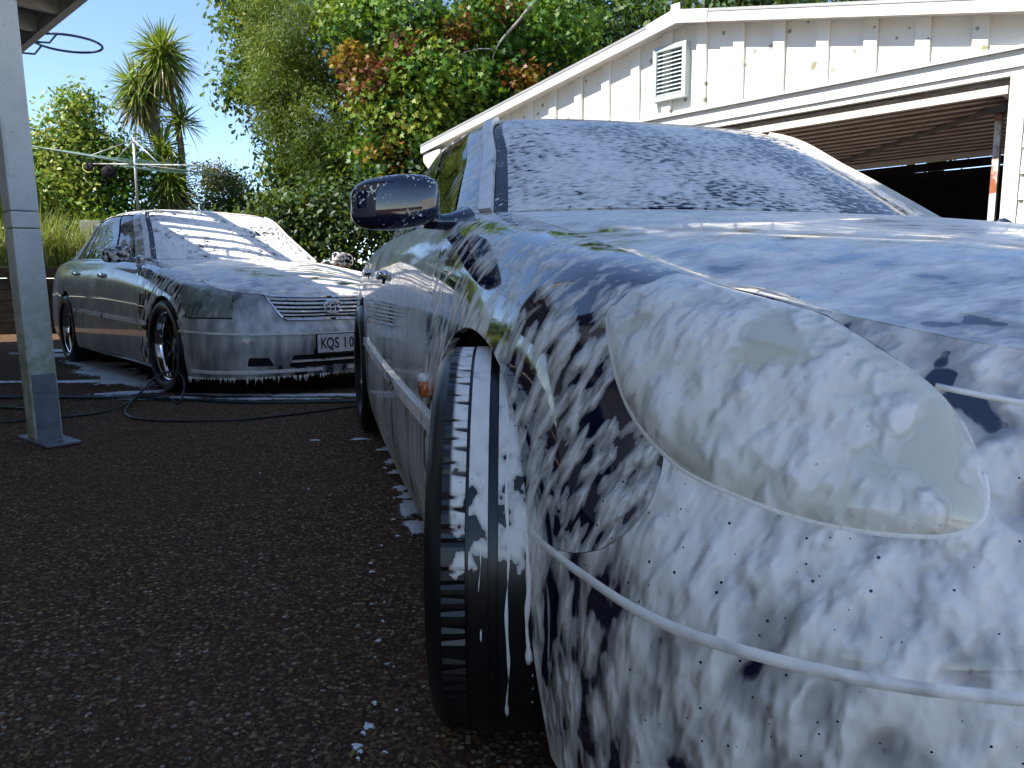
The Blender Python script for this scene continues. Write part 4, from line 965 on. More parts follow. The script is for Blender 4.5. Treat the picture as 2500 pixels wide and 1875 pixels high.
# louvred vent
vent = gprism('gable_vent', [(2.39, 2.322), (2.71, 2.322), (2.71, 2.75), (2.39, 2.75)], .0, .012, M_DARKWALL)
for s0, s1, z0, z1 in ((2.38, 2.418, 2.312, 2.76), (2.682, 2.72, 2.312, 2.76), (2.4185, 2.6815, 2.312, 2.352), (2.4185, 2.6815, 2.72, 2.76)):
    gprism('vent_frame', [(s0, z0), (s1, z0), (s1, z1), (s0, z1)], .0, .066, M_VENT, vent)
for k in range(11):
    z = 2.362 + k * .0325
    V = [gp(s, o_, zz) for s in (2.42, 2.68) for o_, zz in ((.056, z - .006), (.060, z - .003), (.022, z + .030), (.018, z + .027))]
    mesh_obj('vent_louvre', V, [(0, 1, 2, 3), (4, 7, 6, 5), (0, 4, 5, 1), (1, 5, 6, 2), (2, 6, 7, 3), (3, 7, 4, 0)], M_VENT, vent)
# right of the opening: jamb board and weatherboards, another louvre at the edge
gprism('door_jamb', [(-.088, 0), (-.002, 0), (-.002, LINT - .002), (-.088, LINT - .002)], -.05, .028, M_WHITE)
for k in range(13):
    z = .02 + k * .157
    V = [gp(s, o_, zz) for s in (-.095, SR_END) for o_, zz in ((.030, z), (.010, z + .165), (-.006, z + .165), (.012, z))]
    mesh_obj('weatherboard', V, [(0, 1, 2, 3), (4, 7, 6, 5), (0, 4, 5, 1), (1, 5, 6, 2), (2, 6, 7, 3), (3, 7, 4, 0)], M_WHITE, garage)
sh = gprism('shutter', [(-.155, .85), (-.135, .85), (-.135, 1.62), (-.155, 1.62)], .03, .06, M_WHITE)
gprism('shutter_stile', [(-.60, .85), (-.58, .85), (-.58, 1.62), (-.60, 1.62)], .03, .06, M_WHITE, sh)
for k in range(18):
    z = .86 + k * .042
    V = [gp(s, o_, zz) for s in (-.157, -.578) for o_, zz in ((.058, z), (.062, z + .003), (.034, z + .036), (.030, z + .033))]
    mesh_obj('shutter_louvre', V, [(0, 1, 2, 3), (4, 7, 6, 5), (0, 4, 5, 1), (1, 5, 6, 2), (2, 6, 7, 3), (3, 7, 4, 0)], M_WHITE, sh)
# inside: floor, walls, ceiling framing
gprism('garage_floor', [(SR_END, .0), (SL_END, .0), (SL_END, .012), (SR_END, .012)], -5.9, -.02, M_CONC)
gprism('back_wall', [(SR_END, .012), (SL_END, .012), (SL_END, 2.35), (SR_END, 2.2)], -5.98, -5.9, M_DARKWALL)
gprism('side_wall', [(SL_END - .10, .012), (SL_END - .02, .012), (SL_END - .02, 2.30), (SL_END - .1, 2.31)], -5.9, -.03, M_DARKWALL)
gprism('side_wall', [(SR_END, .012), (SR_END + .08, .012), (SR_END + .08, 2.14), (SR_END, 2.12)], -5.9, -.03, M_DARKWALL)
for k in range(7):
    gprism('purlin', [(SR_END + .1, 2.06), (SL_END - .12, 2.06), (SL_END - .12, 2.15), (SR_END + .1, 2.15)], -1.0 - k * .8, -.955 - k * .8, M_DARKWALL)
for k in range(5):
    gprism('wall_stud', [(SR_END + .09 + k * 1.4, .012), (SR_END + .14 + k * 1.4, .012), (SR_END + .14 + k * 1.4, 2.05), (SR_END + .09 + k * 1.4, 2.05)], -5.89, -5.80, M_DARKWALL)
# open tilt door lying under the ceiling: ribbed sheet, frame rails, a diagonal brace
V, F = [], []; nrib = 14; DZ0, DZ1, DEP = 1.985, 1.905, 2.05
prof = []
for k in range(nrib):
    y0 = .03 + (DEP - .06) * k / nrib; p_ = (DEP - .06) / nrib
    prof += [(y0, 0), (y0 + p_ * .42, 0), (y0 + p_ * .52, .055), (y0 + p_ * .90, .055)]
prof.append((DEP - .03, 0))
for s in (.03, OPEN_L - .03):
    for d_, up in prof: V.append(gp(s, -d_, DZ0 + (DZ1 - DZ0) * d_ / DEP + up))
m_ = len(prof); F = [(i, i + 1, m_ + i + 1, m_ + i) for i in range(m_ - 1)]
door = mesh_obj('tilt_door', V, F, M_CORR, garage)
door.data.materials.append(m_plain('rib_shade', (.16, .125, .10), .7, var=.4, vscale=20))
for i_, p_ in enumerate(door.data.polygons): p_.material_index = 1 if i_ % 4 in (2, 3) else 0  # shade between the ribs, painted as a darker colour on the recessed faces
def dz(d_): return DZ0 + (DZ1 - DZ0) * d_ / DEP
def rail(nm, s0, d0, s1, d1, w, hh, mat, drop=0.0):
    p, q = Vector(gp(s0, -d0, dz(d0) - hh / 2 - drop)), Vector(gp(s1, -d1, dz(d1) - hh / 2 - drop)); return beam(nm, p, q, w, hh, mat, door)
M_RAIL = m_plain('door_rail_paint', (.55, .50, .45), .5, var=.3, vscale=8)
rail('door_rail', .02, .04, OPEN_L - .02, .04, .05, .05, M_RAIL); rail('door_rail', .02, DEP - .02, OPEN_L - .02, DEP - .02, .04, .05, M_RAIL)
rail('door_rail', .04, .06, .04, DEP, .04, .05, M_RAIL); rail('door_brace', .12, .45, 2.2, DEP - .06, .05, .02, m_plain('brace_steel', (.16, .15, .14), .5), .004)
# steel prop post beside the jamb
P_ = mat_post()
gprism('prop_post', [(.125, .012), (.165, .012), (.165, 1.87), (.125, 1.87)], -.34, -.30, P_)
gprism('prop_bracket', [(.05, 1.925), (.24, 1.925), (.18, 1.875), (.11, 1.875)], -.36, -.28, m_plain('bracket_steel', (.10, .12, .12), .5))

# ---------------------------------------------------------------- house deck overhead on the left, with its balustrade, and the house wall behind
EN = Vector((1, 1, 0)).normalized(); ET = Vector((-1, 1, 0)).normalized()     # out from the house; along the deck edge (away, to the left)
E0 = EN * (2.13 / math.sqrt(2))
def dk(t, n, z): v = E0 + ET * t + EN * n; return (v.x, v.y, z)
house = empty('house', (0, 0, 0)); tag(house, 'timber deck edge of a house with open joists, overhead at top left', 'house')
M_FASC = wood('deck_fascia_paint', (.40, .41, .36), .7, .001, (.5, .03, .03), .4)
M_JOIST = wood('deck_joist_timber', (.46, .46, .40), .8, .0015, (.5, .03, .03), .45)
M_DKB = wood('deck_board_timber', (.10, .10, .075), .85, .0015, (.6, .03, .03), .5)
T0, T1, DW = 4.05, 12.4, 2.85
def dbox(name, t0, t1, n0, n1, z0, z1, mat, parent=house):
    V = [dk(t, n, z) for z in (z0, z1) for t, n in ((t0, n0), (t1, n0), (t1, n1), (t0, n1))]
    o = mesh_obj(name, V, BOXF, mat, parent); bm = bmesh.new(); bm.from_mesh(o.data); bmesh.ops.recalc_face_normals(bm, faces=bm.faces[:]); bm.to_mesh(o.data); bm.free(); return o
dbox('fascia', T0, T1, -.045, 0, 2.30, 2.46, M_FASC)
dbox('end_fascia', T1, T1 + .045, -DW, 0, 2.30, 2.46, M_FASC); dbox('end_fascia', T0 - .045, T0, -DW, 0, 2.30, 2.46, M_FASC)
k = 0; t = T0 + .2
while t < T1:
    dbox('joist', t, t + .045, -DW, -.046, 2.31, 2.44, M_JOIST); t += .45
n = -DW; 
while n < -.02:
    dbox('deck_board', T0, T1, n, n + .132, 2.4605, 2.490, M_DKB); n += .136
# balustrade: posts, rails, balusters; the stair opening leaves the near end free
M_RAILW = wood('balustrade_paint', (.62, .63, .60), .6, .0008, (.5, .02, .02), .25)
BT0 = T0 + .02
dbox('handrail', BT0, T1, -.10, -.01, 3.36, 3.42, M_RAILW); dbox('lower_rail', BT0, T1, -.075, -.035, 2.58, 2.63, M_RAILW)
t = BT0
while t < T1:
    dbox('baluster', t, t + .04, -.072, -.038, 2.631, 3.359, M_RAILW); t += .128
for t in (BT0 - .0, 5.6, 7.1, 8.8, 10.6, T1 - .09): dbox('rail_post', t, t + .09, -.10, -.011, 2.491, 3.50, M_RAILW)
# house wall and roof behind the deck
M_HW = wood('house_cladding', (.74, .68, .58), .7, .001, (.8, .03, .03), .2)
for k in range(32):
    z = .03 + k * .16
    V = [dk(t, n, zz) for t in (-.35, T1 - .3) for n, zz in ((-DW, z), (-DW - .02, z + .168), (-DW - .04, z + .168), (-DW - .02, z))]
    mesh_obj('weatherboard', V, [(0, 1, 2, 3), (4, 7, 6, 5), (0, 4, 5, 1), (1, 5, 6, 2), (2, 6, 7, 3), (3, 7, 4, 0)], M_HW, house)
dbox('house_core', -.35, T1 - .3, -DW - 6, -DW - .06, 0, 5.2, M_HW)
dbox('roof_slab', -.75, T1, -DW - 6.3, -DW + .60, 5.2, 5.32, m_plain('house_roof', (.10, .07, .06), .7))
M_PANE = m_plain('house_glass', (.01, .012, .014), .03)
for t in (.6, 5.2):
    dbox('window_frame', t - .06, t + 1.56, -DW - .03, -DW + .05, .95, 2.1, M_RAILW); dbox('window_pane', t, t + 1.5, -DW + .05, -DW + .058, 1.0, 2.05, M_PANE)
# deck post on its steel shoe
def mat_postpaint():
    t = NT('post_paint_white'); co = t.coord(); s = t.n('SeparateXYZ'); t.set(s.inputs[0], co)
    alg = t.math('MULTIPLY', t.rng(s.outputs[2], 1.1, .25), t.rng(t.noise(co, 9, 5, .65), .30, .62))
    base = t.mix(t.rng(t.noise(co, 5, 4, .6), .4, .7), c4(.62, .62, .59), c4(.54, .54, .51))
    base = t.mix(t.math('MULTIPLY', alg, .75), base, c4(.20, .24, .08))
    sp = t.rng(t.noise(co, 75, 2, .5), .69, .73); base = t.mix(t.math('MULTIPLY', sp, .7), base, c4(.16, .15, .12))
    return t.done(t.pr(Base__Color=base, Roughness=.6, Normal=t.bump(t.noise(t.map(co, (.01, .01, .3)), 1.0, 4, .6), 1.0, .0012)))
M_PP = mat_postpaint()
M_SHOE = m_plain('galvanised_shoe', (.20, .21, .24), .55, .35, var=.35, vscale=14)
PX = Vector((-2.305, 3.74, 0)); prz = math.atan2(ET.y, ET.x) + R(3)
post = empty('deck_post', PX, prz)
post.rotation_euler = (Matrix.Rotation(R(-1.7), 4, 'Y') @ Matrix.Rotation(prz, 4, 'Z')).to_euler()
tag(post, 'white painted timber deck post on a bolted steel shoe at left', 'post')
for z0, z1 in ((.012, 1.02), (1.0235, 1.10), (1.1035, 2.302)):
    box('post_section', (0, 0, (z0 + z1) / 2), (.122, .122, z1 - z0), M_PP, post, bevel=.006)
box('post_patch', (-.062, .025, 1.38), (.004, .05, .24), M_PP, post)
box('base_plate', (-.04, 0, .006), (.44, .15, .012), M_SHOE, post, bevel=.002)
for sx in (-1, 1):
    box('shoe_plate', (sx * .0645, 0, .17), (.006, .105, .316), M_SHOE, post, bevel=.0015)
for x in (-.22, .14):
    V, F = lathe_geo([(.0001, .022), (.012, .022), (.012, .012), (.020, .0118), (.020, .0)], 6); b = mesh_obj('bolt', [(v[0] + x, v[2], v[1] + .001) for v in V], F, M_SHOE, post)
for z in (.09, .25):
    for yy_ in (-.025, .03):
        V, F = lathe_geo([(.0001, .010), (.010, .010), (.010, .0), (.016, -.0005), (.016, -.003)], 6); mesh_obj('bolt', [(-.0705 - v[1], v[0] + yy_, v[2] + z) for v in V], F, M_SHOE, post)
# ---------------------------------------------------------------- unseen concrete slab and fence, added to bounce sun into the shade
pt = box('bounce_patio', (6.2, -4.2, -.02), (10.4, 7.6, .056), m_plain('bounce_concrete', (.56, .49, .39), .85, bump=.002, bscale=40, var=.15, vscale=2), None, bevel=.01); tag(pt, kind='structure')
fence = empty('bounce_fence', (7.2, -6, 0)); tag(fence, 'white paling fence, unseen at right, added to bounce sunlight', 'fence')
_pal = None
for k in range(56):
    if _pal is None: _po = box('paling', (0, 0, .95), (.02, .145, 1.8), M_WHITE, fence); _pal = _po.data
    else: _po = bpy.data.objects.new('paling', _pal); COL.objects.link(_po); _po.parent = fence
    _po.location = (0, k * .155, 0)
for z in (.4, 1.5): box('fence_rail', (.035, 4.26, z), (.045, 8.7, .09), M_WHITE, fence)
# ---------------------------------------------------------------- retaining wall and bank
bank_line = [(-40, -2), (-15, 8.4), (-9.5, 10.9), (-3.2, 13.4), (3.0, 16.4), (12, 19), (60, 26)]
def mat_soil():
    t = NT('bank_grass_soil'); co = t.coord(); n = t.noise(co, 1.2, 6, .65); n2 = t.noise(co, 14, 4, .6)
    return t.done(t.pr(Base__Color=t.mix(t.rng(n, .42, .6), c4(.05, .075, .018), t.mix(n2, c4(.06, .045, .025), c4(.10, .085, .04))), Roughness=.9, Normal=t.bump(n2, 1.0, .03)))
M_SOIL = mat_soil()
V, F = [], []; NB = 60
bl = smooth_path([(x, y, 0) for x, y in bank_line], 10); nrm = np.gradient(bl, axis=0); nrm /= np.linalg.norm(nrm, axis=1, keepdims=True); out = np.stack([-nrm[:, 1], nrm[:, 0], 0 * nrm[:, 0]], 1)
dists = (0.06, .5, 1.5, 3, 6, 12, 30, 120)
rgb = np.random.default_rng(2)
for p, o_ in zip(bl, out):
    for d_ in dists: V.append((p[0] + o_[0] * d_, p[1] + o_[1] * d_, 1.0 + .05 * min(d_, 30) ** .8 + rgb.uniform(-.05, .05) * (d_ > .1)))
mm = len(dists)
for i in range(len(bl) - 1):
    for j in range(mm - 1): F.append((i*mm + j, (i+1)*mm + j, (i+1)*mm + j + 1, i*mm + j + 1))
bk = mesh_obj('bank', V, F, M_SOIL, None, True); tag(bk, kind='structure')
rw = empty('retaining_wall', (-9.5, 10.9, 0)); tag(rw, 'dark timber retaining wall with posts holding the grassy bank behind the far car', 'wall')
M_RW = wood('retaining_timber', (.030, .023, .016), .9, .003, (.5, .03, .03), .5)
def seg_boards(p, q):
    p = Vector((p[0], p[1], 0)); q = Vector((q[0], q[1], 0)); L_ = (q - p).length; d_ = (q - p).normalized(); nv = Vector((d_.y, -d_.x, 0)); off = Vector((9.5, -10.9, 0))
    nb_ = max(1, int(round(L_ / 2.4)))
    for i in range(nb_):
        a = p + d_ * (L_ * i / nb_ + .004); b = p + d_ * (L_ * (i + 1) / nb_ - .004)
        for k in range(6):
            z = .085 + k * .168
            beam('sleeper', a + off + Vector((0, 0, z)), b + off + Vector((0, 0, z)), .05, .160, M_RW, rw)
        V, F = tube_geo([a + off + nv * .10 + Vector((0, 0, -.1)), a + off + nv * .10 + Vector((0, 0, 1.12))], .075, 10); mesh_obj('wall_post', V, F, M_RW, rw, True)
for p, q in zip(bank_line[1:4], bank_line[2:5]): seg_boards(p, q)
# ---------------------------------------------------------------- plants
def mat_leaf(name, cols, gloss=.5, trans=.38):
    t = NT(name); a = t.n('Attribute', _attribute_name='tint', _attribute_type='GEOMETRY')
    col = t.ramp(a.outputs['Fac'], [(i / (len(cols) - 1.0), c4(*c)) for i, c in enumerate(cols)])
    p = t.pr(Base__Color=col, Roughness=gloss, Specular__IOR__Level=.45)
    tr = t.n('BsdfTranslucent'); t.set(tr.inputs[0], t.mix(.5, col, c4(.25, .32, .03), 'MIX'))
    return t.done(t.mixs(trans, p, tr.outputs[0]))
def bark(name, col): return wood(name, col, .9, .006, (.06, .02, .02), .55)
OVAL = np.array([(0, 0), (.30, .30), (.26, .68), (0, 1), (-.26, .68), (-.30, .30)]) * [.85, 1]
NEEDLE = np.array([(0, 0), (.07, .4), (0, 1), (-.07, .4)])
STAR = np.array([(0, -.05), (.13, .18), (.52, .08), (.26, .36), (.46, .72), (.15, .58), (0, 1.05), (-.15, .58), (-.46, .72), (-.26, .36), (-.52, .08), (-.13, .18)])
OAK = np.array([(0, 0), (.14, .18), (.10, .30), (.30, .42), (.16, .54), (.26, .78), (.06, .98), (-.10, .96), (-.26, .74), (-.14, .52), (-.30, .38), (-.10, .28), (-.14, .16)])
def leaf_cloud(P, outward, size, tmpl, rg, up=.35, flop=.9, jit=.25):
    """leaf polygons at points P: blade normal scattered about 'outward' and up, tip hanging outwards/down"""
    n = len(P); k = len(tmpl)
    N = outward + np.array([0, 0, up]) + rg.normal(0, flop, (n, 3)); N /= np.linalg.norm(N, axis=1, keepdims=True)
    T = outward * .6 + np.array([0, 0, -.35]) + rg.normal(0, .8, (n, 3)); T -= N * (T * N).sum(1, keepdims=True); T /= np.linalg.norm(T, axis=1, keepdims=True)
    B = np.cross(N, T); s = size * rg.uniform(1 - jit, 1 + jit, (n, 1, 1))
    V = P[:, None, :] + (B[:, None, :] * tmpl[None, :, :1] + T[:, None, :] * tmpl[None, :, 1:]) * s
    # a little fold along the midrib
    V += N[:, None, :] * (np.abs(tmpl[None, :, :1]) * .35) * s
    return V.reshape(-1, 3), np.arange(n * k), np.full(n, k)
def clumps(c, r, n, rg, fill=.35, flat=1.0):
    """centres of leaf clumps through an ellipsoid, most of them near its skin"""
    d = rg.normal(0, 1, (n, 3)); d /= np.linalg.norm(d, axis=1, keepdims=True)
    q = np.where(rg.random((n, 1)) < fill, rg.random((n, 1)) ** .5 * .85, 1 - .22 * rg.random((n, 1)) ** 1.5)
    bump = 1 + .16 * np.sin(d[:, :1] * 7 + d[:, 2:] * 5) + .10 * np.sin(d[:, 1:2] * 11 + 1.3)
    return np.array(c) + d * q * bump * np.array(r), d
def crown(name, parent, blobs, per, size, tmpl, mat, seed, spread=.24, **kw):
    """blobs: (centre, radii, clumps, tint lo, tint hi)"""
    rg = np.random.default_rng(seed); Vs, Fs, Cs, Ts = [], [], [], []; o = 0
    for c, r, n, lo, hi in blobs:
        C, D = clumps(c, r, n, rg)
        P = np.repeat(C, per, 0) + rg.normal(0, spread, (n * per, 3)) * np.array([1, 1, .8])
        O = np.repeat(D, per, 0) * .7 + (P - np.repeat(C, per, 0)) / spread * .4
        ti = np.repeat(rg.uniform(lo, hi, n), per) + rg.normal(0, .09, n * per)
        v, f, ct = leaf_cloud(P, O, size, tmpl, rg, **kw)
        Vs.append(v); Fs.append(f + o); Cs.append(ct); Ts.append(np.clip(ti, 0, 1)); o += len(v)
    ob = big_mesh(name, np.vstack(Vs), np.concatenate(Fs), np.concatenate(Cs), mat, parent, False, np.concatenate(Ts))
    ob['kind'] = 'stuff'; return ob
def limbs(parent, base, tops, r0, mat, seed, trunk_h=None):
    """tapered trunk with limbs reaching towards the given points"""
    rg = random.Random(seed); base = Vector(base)
    fork = base + Vector((0, 0, trunk_h or 1.6))
    parts = [tube_geo([base - Vector((0, 0, .3)), base + Vector((.02, .03, .6)), fork], [r0 * 1.25, r0, r0 * .8], 10)]
    for t in tops:
        t = Vector(t); m = fork.lerp(t, .5) + Vector((rg.uniform(-.2, .2), rg.uniform(-.2, .2), rg.uniform(.0, .35)))
        pts = smooth_path([fork - Vector((0, 0, .15)), fork.lerp(m, .6), m, t], 4); n = len(pts)
        parts.append(tube_geo(pts, [r0 * .6 * (1 - .85 * i / (n - 1)) for i in range(n)], 7))
    V, F = join_geo(parts); return mesh_obj('trunk', V, F, mat, parent, True)
BARK = bark('bark_brown', (.10, .08, .06)); BARKG = bark('bark_grey', (.26, .25, .22))
def tree(name, base, label, category='tree', group=None):
    o = empty(name, base); tag(o, label, category, group); return o
def rel(o, blobs): b = o.location; return [((c[0] - b.x, c[1] - b.y, c[2] - b.z), r, n, lo, hi) for c, r, n, lo, hi in blobs]
def relp(o, pts): return [(p[0] - o.location.x, p[1] - o.location.y, p[2] - o.location.z) for p in pts]
BZ = 1.1
L_OAK = mat_leaf('oak_leaf', [(.012, .040, .005), (.028, .085, .008), (.060, .135, .010), (.15, .19, .018), (.25, .24, .03)])
L_BOT = mat_leaf('bottlebrush_leaf', [(.022, .055, .007), (.060, .115, .013), (.13, .195, .025), (.23, .28, .055)], .5, .40)
L_LIQ = mat_leaf('sweetgum_leaf', [(.014, .050, .005), (.036, .115, .008), (.075, .19, .012), (.16, .24, .02), (.27, .30, .03)])
L_RED = mat_leaf('sweetgum_autumn_leaf', [(.07, .012, .008), (.16, .03, .012), (.24, .085, .015), (.32, .20, .02), (.26, .27, .06)])
L_EVG = mat_leaf('evergreen_leaf', [(.012, .034, .008), (.024, .060, .012), (.045, .10, .016), (.08, .14, .02)], .55, .30)
L_SHR = mat_leaf('shrub_leaf', [(.030, .080, .010), (.060, .15, .014), (.11, .23, .02), (.22, .29, .035), (.36, .36, .07)], .42, .38)
L_DOM = mat_leaf('dome_leaf', [(.022, .045, .015), (.04, .075, .022), (.07, .11, .03)], .5, .25)
L_ORG = mat_leaf('orange_leaf', [(.10, .08, .02), (.17, .12, .03), (.22, .15, .04)], .5, .3)

t1 = tree('oak_tree', (-4.3, 17.2, BZ), 'dark green lobed-leaf oak tree at the left edge of the tall trees, against blue sky')
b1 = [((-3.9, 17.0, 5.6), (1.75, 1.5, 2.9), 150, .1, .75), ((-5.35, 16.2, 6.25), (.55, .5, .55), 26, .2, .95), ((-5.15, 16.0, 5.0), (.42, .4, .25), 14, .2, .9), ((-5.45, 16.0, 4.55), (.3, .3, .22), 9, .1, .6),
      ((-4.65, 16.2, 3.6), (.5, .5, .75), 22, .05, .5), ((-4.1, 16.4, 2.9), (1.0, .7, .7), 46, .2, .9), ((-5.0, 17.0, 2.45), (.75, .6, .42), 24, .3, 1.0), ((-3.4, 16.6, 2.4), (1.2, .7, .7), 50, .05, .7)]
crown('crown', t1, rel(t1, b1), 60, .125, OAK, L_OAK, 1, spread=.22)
limbs(t1, (0, 0, 0), relp(t1, [(-4.2, 17, 6), (-3.2, 17, 5), (-5.0, 16.6, 5.2), (-3.6, 16.6, 3.0), (-4.8, 16.5, 3.2)]), .16, BARK, 1)
t2 = tree('bottlebrush_tree', (-3.4, 15.3, BZ), 'grey-green fine-leaved bottlebrush tree in front of the oak')
b2 = [((-3.75, 15.2, 4.6), (1.15, .9, 1.9), 105, .1, 1.0), ((-4.15, 15.1, 5.5), (.8, .7, .9), 50, .3, 1), ((-4.35, 15.0, 4.6), (.62, .6, .8), 40, .3, 1), ((-3.4, 15.0, 3.4), (.95, .8, .8), 60, .1, .7), ((-3.0, 15.1, 5.8), (.9, .7, .9), 40, .1, .7), ((-4.5, 15, 3.95), (.32, .3, .5), 18, .3, .9)]
crown('crown', t2, rel(t2, b2), 170, .105, NEEDLE, L_BOT, 2, spread=.155, up=.1, flop=1.2)
limbs(t2, (0, 0, 0), relp(t2, [(-3.8, 15.3, 5.5), (-3.0, 15.3, 5.4), (-4.2, 15.1, 4.6), (-3.3, 15.2, 4.2)]), .10, BARK, 2, 1.3)
t3 = tree('sweetgum_tree', (-.9, 14.8, BZ), 'bright green sweetgum tree with red and orange autumn clusters behind the garage roof')
b3 = [((-1.7, 14.2, 3.7), (.85, .7, .75), 70, .35, 1.0), ((-1.2, 14.3, 4.3), (.8, .7, .6), 46, .3, .95), ((-1.5, 14.6, 5.4), (1.5, 1.0, 1.2), 76, .05, .7), ((-.2, 14.8, 4.6), (1.2, .9, 1.2), 80, .0, .55), ((-2.6, 14.8, 5.6), (.8, .7, .9), 40, .2, .8), ((-1.9, 14.3, 2.9), (.8, .6, .5), 40, .1, .75), ((.5, 14.7, 5.4), (1.0, .9, .9), 34, .05, .6)]
crown('crown', t3, rel(t3, b3), 80, .108, STAR, L_LIQ, 3, spread=.20)
b3r = [((-2.5, 13.9, 4.25), (.36, .3, .36), 10, .1, .9), ((-2.75, 13.9, 4.6), (.25, .25, .15), 8, .1, .8), ((-1.75, 13.9, 4.85), (.5, .35, .16), 8, .0, .8), ((-1.15, 13.9, 5.05), (.36, .3, .2), 6, .0, .8), ((-2.1, 13.8, 3.05), (.24, .25, .13), 6, .1, .9), ((-2.0, 13.8, 2.72), (.13, .2, .1), 3, .0, .7), ((-2.0, 13.9, 3.45), (.2, .2, .2), 5, .0, .7), ((-.2, 14.0, 5.5), (.4, .3, .2), 4, .1, .7), ((.25, 14, 4.35), (.2, .2, .1), 4, .2, .9)]
crown('autumn_foliage', t3, rel(t3, b3r), 40, .108, STAR, L_RED, 4, spread=.14)
limbs(t3, (0, 0, 0), relp(t3, [(-1.8, 14.5, 4.2), (-1.4, 14.8, 5.8), (.1, 14.9, 5.2), (-2.4, 14.5, 5.2)]), .15, BARK, 3)
tube('branch', relp(t3, smooth_path([(-.34, 13.9, 4.60), (-.25, 13.85, 4.79), (.12, 13.8, 5.2), (.62, 13.7, 5.75)], 5)), [.012, .015, .017, .019, .021, .023, .024, .026, .027, .029, .030, .032, .033, .035, .036, .038], BARKG, t3, 8)
tube('branch', relp(t3, smooth_path([(-.29, 13.86, 4.74), (-.55, 13.8, 4.74), (-.95, 13.8, 4.62)], 5)), .012, BARKG, t3, 6)
for i, (bx, by, cz, rr, nn_, lab) in enumerate((( 1.7, 16.8, 5.0, (2.3, 1.3, 2.6), 230, 'dark evergreen tree rising behind the garage ridge'), (4.3, 15.6, 5.4, (1.9, 1.3, 1.8), 130, 'dark evergreen tree over the right slope of the garage roof'), (8.2, 15.4, 5.4, (2.6, 1.4, 1.9), 130, 'dark evergreen tree showing past the far right of the garage roof'))):
    te = tree('evergreen_tree', (bx, by, BZ), lab, group='evergreen trees behind the garage')
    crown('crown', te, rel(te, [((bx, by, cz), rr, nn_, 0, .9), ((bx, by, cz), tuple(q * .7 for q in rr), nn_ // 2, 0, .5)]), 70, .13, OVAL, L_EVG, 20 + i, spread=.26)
    limbs(te, (0, 0, 0), relp(te, [(bx - .6, by, cz), (bx + .6, by, cz + .5)]), .16, BARK, 20 + i)
t5 = tree('hedge_shrub', (-2.9, 14.0, 1.05), 'shaded dark green hedge shrub between the two cars under the trees', 'shrub')
crown('crown', t5, rel(t5, [((-2.9, 14.1, 1.9), (1.5, .6, .75), 110, 0, .7), ((-1.4, 14.0, 2.2), (1.0, .6, .8), 60, 0, .6), ((-4.3, 14.6, 1.7), (.8, .5, .55), 46, .1, .9)]), 60, .11, OVAL, L_EVG, 31, spread=.18)
limbs(t5, (0, 0, 0), relp(t5, [(-3.5, 14.1, 2.1), (-2.2, 14.1, 2.2)]), .05, BARK, 31, .4)
t6 = tree('dome_bush', (-6.35, 17.0, BZ), 'rounded olive-green bush right of the cabbage tree trunk', 'bush')
crown('crown', t6, rel(t6, [((-6.3, 17.0, 2.25), (.72, .6, .95), 120, 0, 1), ((-5.9, 17.0, 1.9), (.6, .5, .75), 70, 0, .8)]), 70, .055, OVAL, L_DOM, 32, spread=.12)
limbs(t6, (0, 0, 0), relp(t6, [(-6.3, 17, 2.3)]), .05, BARK, 32, .5)
t7 = tree('far_tree', (-8.4, 22.5, 1.2), 'small orange-tinged tree top far behind the clothesline')
crown('crown', t7, rel(t7, [((-8.55, 22.5, 3.72), (.48, .5, .42), 26, .2, 1), ((-8.0, 22.5, 3.62), (.34, .4, .30), 16, .2, 1), ((-8.3, 22.5, 2.7), (.7, .6, .9), 30, 0, .6)]), 60, .07, OVAL, L_ORG, 33, spread=.12)
limbs(t7, (0, 0, 0), relp(t7, [(-8.4, 22.5, 3.6)]), .07, BARK, 33, 1.0)
t8 = tree('broadleaf_shrub', (-8.1, 15.0, BZ), 'tall glossy bright green shrub behind the clothesline', 'shrub')
crown('crown', t8, rel(t8, [((-8.25, 15.2, 2.7), (.85, .7, 1.2), 130, .2, 1), ((-8.2, 15.1, 3.75), (.36, .4, .6), 34, .3, .9), ((-8.95, 15.0, 3.1), (.4, .5, .5), 30, .3, .9), ((-7.6, 15.4, 3.15), (.4, .5, .5), 28, .2, .8), ((-8.7, 14.6, 2.2), (.7, .6, .8), 60, .4, 1), ((-7.2, 15.6, 2.0), (.4, .4, .7), 30, .0, .7), ((-7.9, 14.3, 1.7), (.8, .4, .45), 36, .3, 1)]), 56, .10, OVAL, L_SHR, 41, spread=.17)
limbs(t8, (0, 0, 0), relp(t8, [(-8.2, 15.1, 3.8), (-8.8, 14.9, 3.0), (-7.6, 15.3, 3.0), (-7.3, 15.5, 2.2)]), .06, BARK, 41, .6)
t9 = tree('broadleaf_shrub', (-9.6, 13.6, BZ), 'glossy shrub at the far left edge, left of the deck post', 'shrub')
crown('crown', t9, rel(t9, [((-9.6, 13.9, 2.1), (1.2, .7, .9), 110, .2, .9), ((-10.6, 13.4, 2.6), (.9, .7, 1.0), 60, .2, .9)]), 50, .10, OVAL, L_SHR, 42, spread=.17)
limbs(t9, (0, 0, 0), relp(t9, [(-9.6, 13.9, 2.4), (-10.4, 13.5, 2.7)]), .06, BARK, 42, .5)

